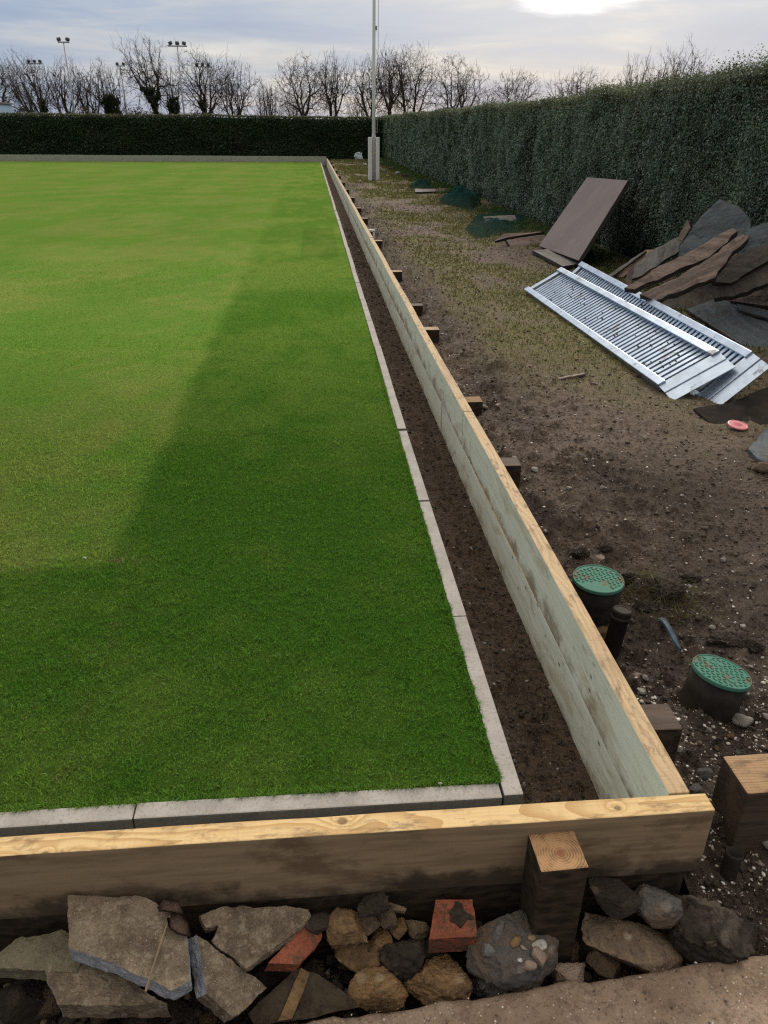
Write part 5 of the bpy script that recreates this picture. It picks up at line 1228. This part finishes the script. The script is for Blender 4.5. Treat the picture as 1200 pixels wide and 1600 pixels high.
# ------------------------------------------------------------------ floodlight masts
def mast(bpx, bpy_, tpx, tpy, D, n, label, dim=1.0):
    b = at(bpx, bpy_, Y=D); t = at(tpx, tpy, Y=D); H = t.z+.1
    o = empty('floodlight_mast', (b.x, D, -.1), label, 'floodlight', 'floodlight masts beyond the far hedge')
    r = .075*D/70
    bm = bmesh.new(); tube(bm, [(0, 0, 0), (0, 0, H*.3), (0, 0, H)], [r*1.2, r, r*.6], 10); obj('pole', bm, mt['greymetal'], o, True)
    sp = .53*D/70*dim; Wd = sp*(n-1)*1.2+.25
    bm = bmesh.new(); box(bm, (0, 0, H), (Wd, .09, .09), None, .01); obj('crossbar', bm, mt['greymetal'], o)
    for k in range(n):
        x = (k-(n-1)/2)*sp*(1.25 if n == 2 else 1); a = (-.25, 0, .18)[k] if n == 3 else (-.15, .15)[k]
        bm = bmesh.new(); box(bm, (0, 0, .20), (.30*D/70*dim, .18, .19*D/70*dim), Matrix.Rotation(a, 3, 'Y') @ Matrix.Rotation(R(-35), 3, 'X'), .02); box(bm, (0, 0, .06), (.05, .05, .14)); l = obj('floodlight', bm, mt['lamp'], o); l.location = (x, 0, H)
mast(117, 178, 98.5, 66, 70, 2, 'tallest left floodlight mast, carrying two lamps')
mast(68, 178, 54, 99.5, 84, 3, 'leftmost floodlight mast, with three lamps among the tree tops', .8)
mast(198, 178, 187, 103, 92, 2, 'small distant floodlight mast with two lamps beside the ivy stems', .72)
mast(288, 180, 274, 72, 70, 3, 'tall floodlight mast with three lamps right of the tallest tree')
mast(323, 178, 315, 104.5, 88, 3, 'dim floodlight mast with three lamps inside the crown of the rounded tree', .85)

# ------------------------------------------------------------------ sky, sun, camera
SUN_AZ, SUN_EL = 20.0, 27.0
W = bpy.data.worlds.new('World'); SC.world = W; W.use_nodes = True; nt = W.node_tree; nt.nodes.clear(); t = T(nt)
dirv = t.n('ShaderNodeTexCoord').outputs['Generated']; s = t.sep(t.v('NORMALIZE', dirv))
az = t.m('ARCTAN2', s[0], s[1]); el = t.m('ARCSINE', s[2])
sky = t.n('ShaderNodeTexSky', sky_type='NISHITA'); sky.sun_disc = False; sky.sun_elevation = R(SUN_EL); sky.sun_rotation = R(SUN_AZ); sky.air_density = 1.2; sky.dust_density = 1.5
zz = t.m('ADD', t.m('MAXIMUM', s[2], 0), .09)
cp = t.comb(t.m('DIVIDE', s[0], zz), t.m('DIVIDE', s[1], zz), 0.0)
n1 = t.noise(t.v('ADD', cp, (3.3, 1.2, 0)), .42, 7, .55, .5); n2 = t.noise(t.v('ADD', cp, (9.1, 4.4, 2)), 1.1, 6, .6, .3)
ae = t.comb(t.m('MULTIPLY', az, 3.0), t.m('MULTIPLY', el, 24.0), 0.0); n3 = t.noise(t.v('ADD', ae, (1.7, .4, 0)), 1.3, 6, .6, .6)
k = t.m('ADD', t.m('MULTIPLY', n1, .30), t.m('ADD', t.m('MULTIPLY', n2, .2), t.m('MULTIPLY', n3, .50)))
cc = t.ramp(k, [(.38, (.29, .375, .565)), (.46, (.345, .43, .60)), (.51, (.41, .475, .61)), (.56, (.52, .555, .63)), (.63, (.70, .70, .71))])
# paler, creamier strip low over the trees and the bright break in the cloud
low = t.m('MULTIPLY', t.m('SUBTRACT', 1, t.step(el, .0, .10)), t.step(n3, .44, .62)); cc = t.mix(t.m('MULTIPLY', low, .38), cc, (.74, .69, .64)); cc = t.mix(t.step(el, .16, .6), cc, (.60, .555, .50))
a0, e0 = R(17.3), R(7.6)
da = t.m('DIVIDE', t.m('SUBTRACT', az, a0), R(5.4)); de = t.m('DIVIDE', t.m('SUBTRACT', el, e0), R(1.05))
rr = t.m('ADD', t.m('SQRT', t.m('ADD', t.m('MULTIPLY', da, da), t.m('MULTIPLY', de, de))), t.m('MULTIPLY', t.m('SUBTRACT', n2, .5), 1.8))
rr = t.m('ADD', rr, t.m('MULTIPLY', t.m('SUBTRACT', n3, .5), 1.2))
hole = t.m('SUBTRACT', 1, t.step(rr, .30, 1.15)); glow = t.m('SUBTRACT', 1, t.step(rr, .6, 4.2))
cc = t.mix(t.m('MULTIPLY', glow, .35), cc, (.66, .68, .74)); cc = t.mix(hole, cc, (1.6, 1.6, 1.62))
sunward = t.m('ADD', t.m('MULTIPLY', s[0], math.sin(R(SUN_AZ))), t.m('MULTIPLY', s[1], math.cos(R(SUN_AZ))))
gain = t.m('MULTIPLY', t.m('ADD', 1.0, t.m('MULTIPLY', t.step(el, .16, .8), 1.9)), t.m('ADD', .40, t.m('MULTIPLY', t.step(sunward, -1.0, .35), .58)))
cl = t.v('SCALE', cc, t.m('MULTIPLY', gain, 10.0))
fin = t.mix(.86, t.v('SCALE', sky.outputs[0], 1.0), cl)
bg = t.n('ShaderNodeBackground'); bg.inputs['Strength'].default_value = .1; nt.links.new(fin, bg.inputs[0])
o_ = t.n('ShaderNodeOutputWorld'); nt.links.new(bg.outputs[0], o_.inputs[0])
sl = bpy.data.lights.new('sun', 'SUN'); sl.energy = 2.0; sl.angle = R(14); sl.color = (1, .93, .82)
so = bpy.data.objects.new('sun', sl); COL.objects.link(so)
sd = Vector((math.sin(R(SUN_AZ))*math.cos(R(SUN_EL)), math.cos(R(SUN_AZ))*math.cos(R(SUN_EL)), math.sin(R(SUN_EL)))); so.rotation_euler = sd.to_track_quat('Z', 'Y').to_euler(); so.location = sd*50
cd = bpy.data.cameras.new('camera'); co = bpy.data.objects.new('camera', cd); COL.objects.link(co)
cd.sensor_fit = 'VERTICAL'; cd.sensor_height = 36; cd.lens = F_PX/1600*36; cd.clip_start = .05; cd.clip_end = 3000
co.matrix_world = Matrix.Translation(CAM) @ Matrix((RT, UP, -FW)).transposed().to_4x4()
SC.camera = co
SC.view_settings.view_transform = 'Standard'; SC.view_settings.look = 'None'; SC.view_settings.exposure = 0; SC.view_settings.gamma = 1
SC.render.engine = 'CYCLES'
SC.cycles.use_denoising = False; SC.cycles.pixel_filter_type = 'BLACKMAN_HARRIS'; SC.cycles.filter_width = 1.3
SC.cycles.max_bounces = 6; SC.cycles.transparent_max_bounces = 12
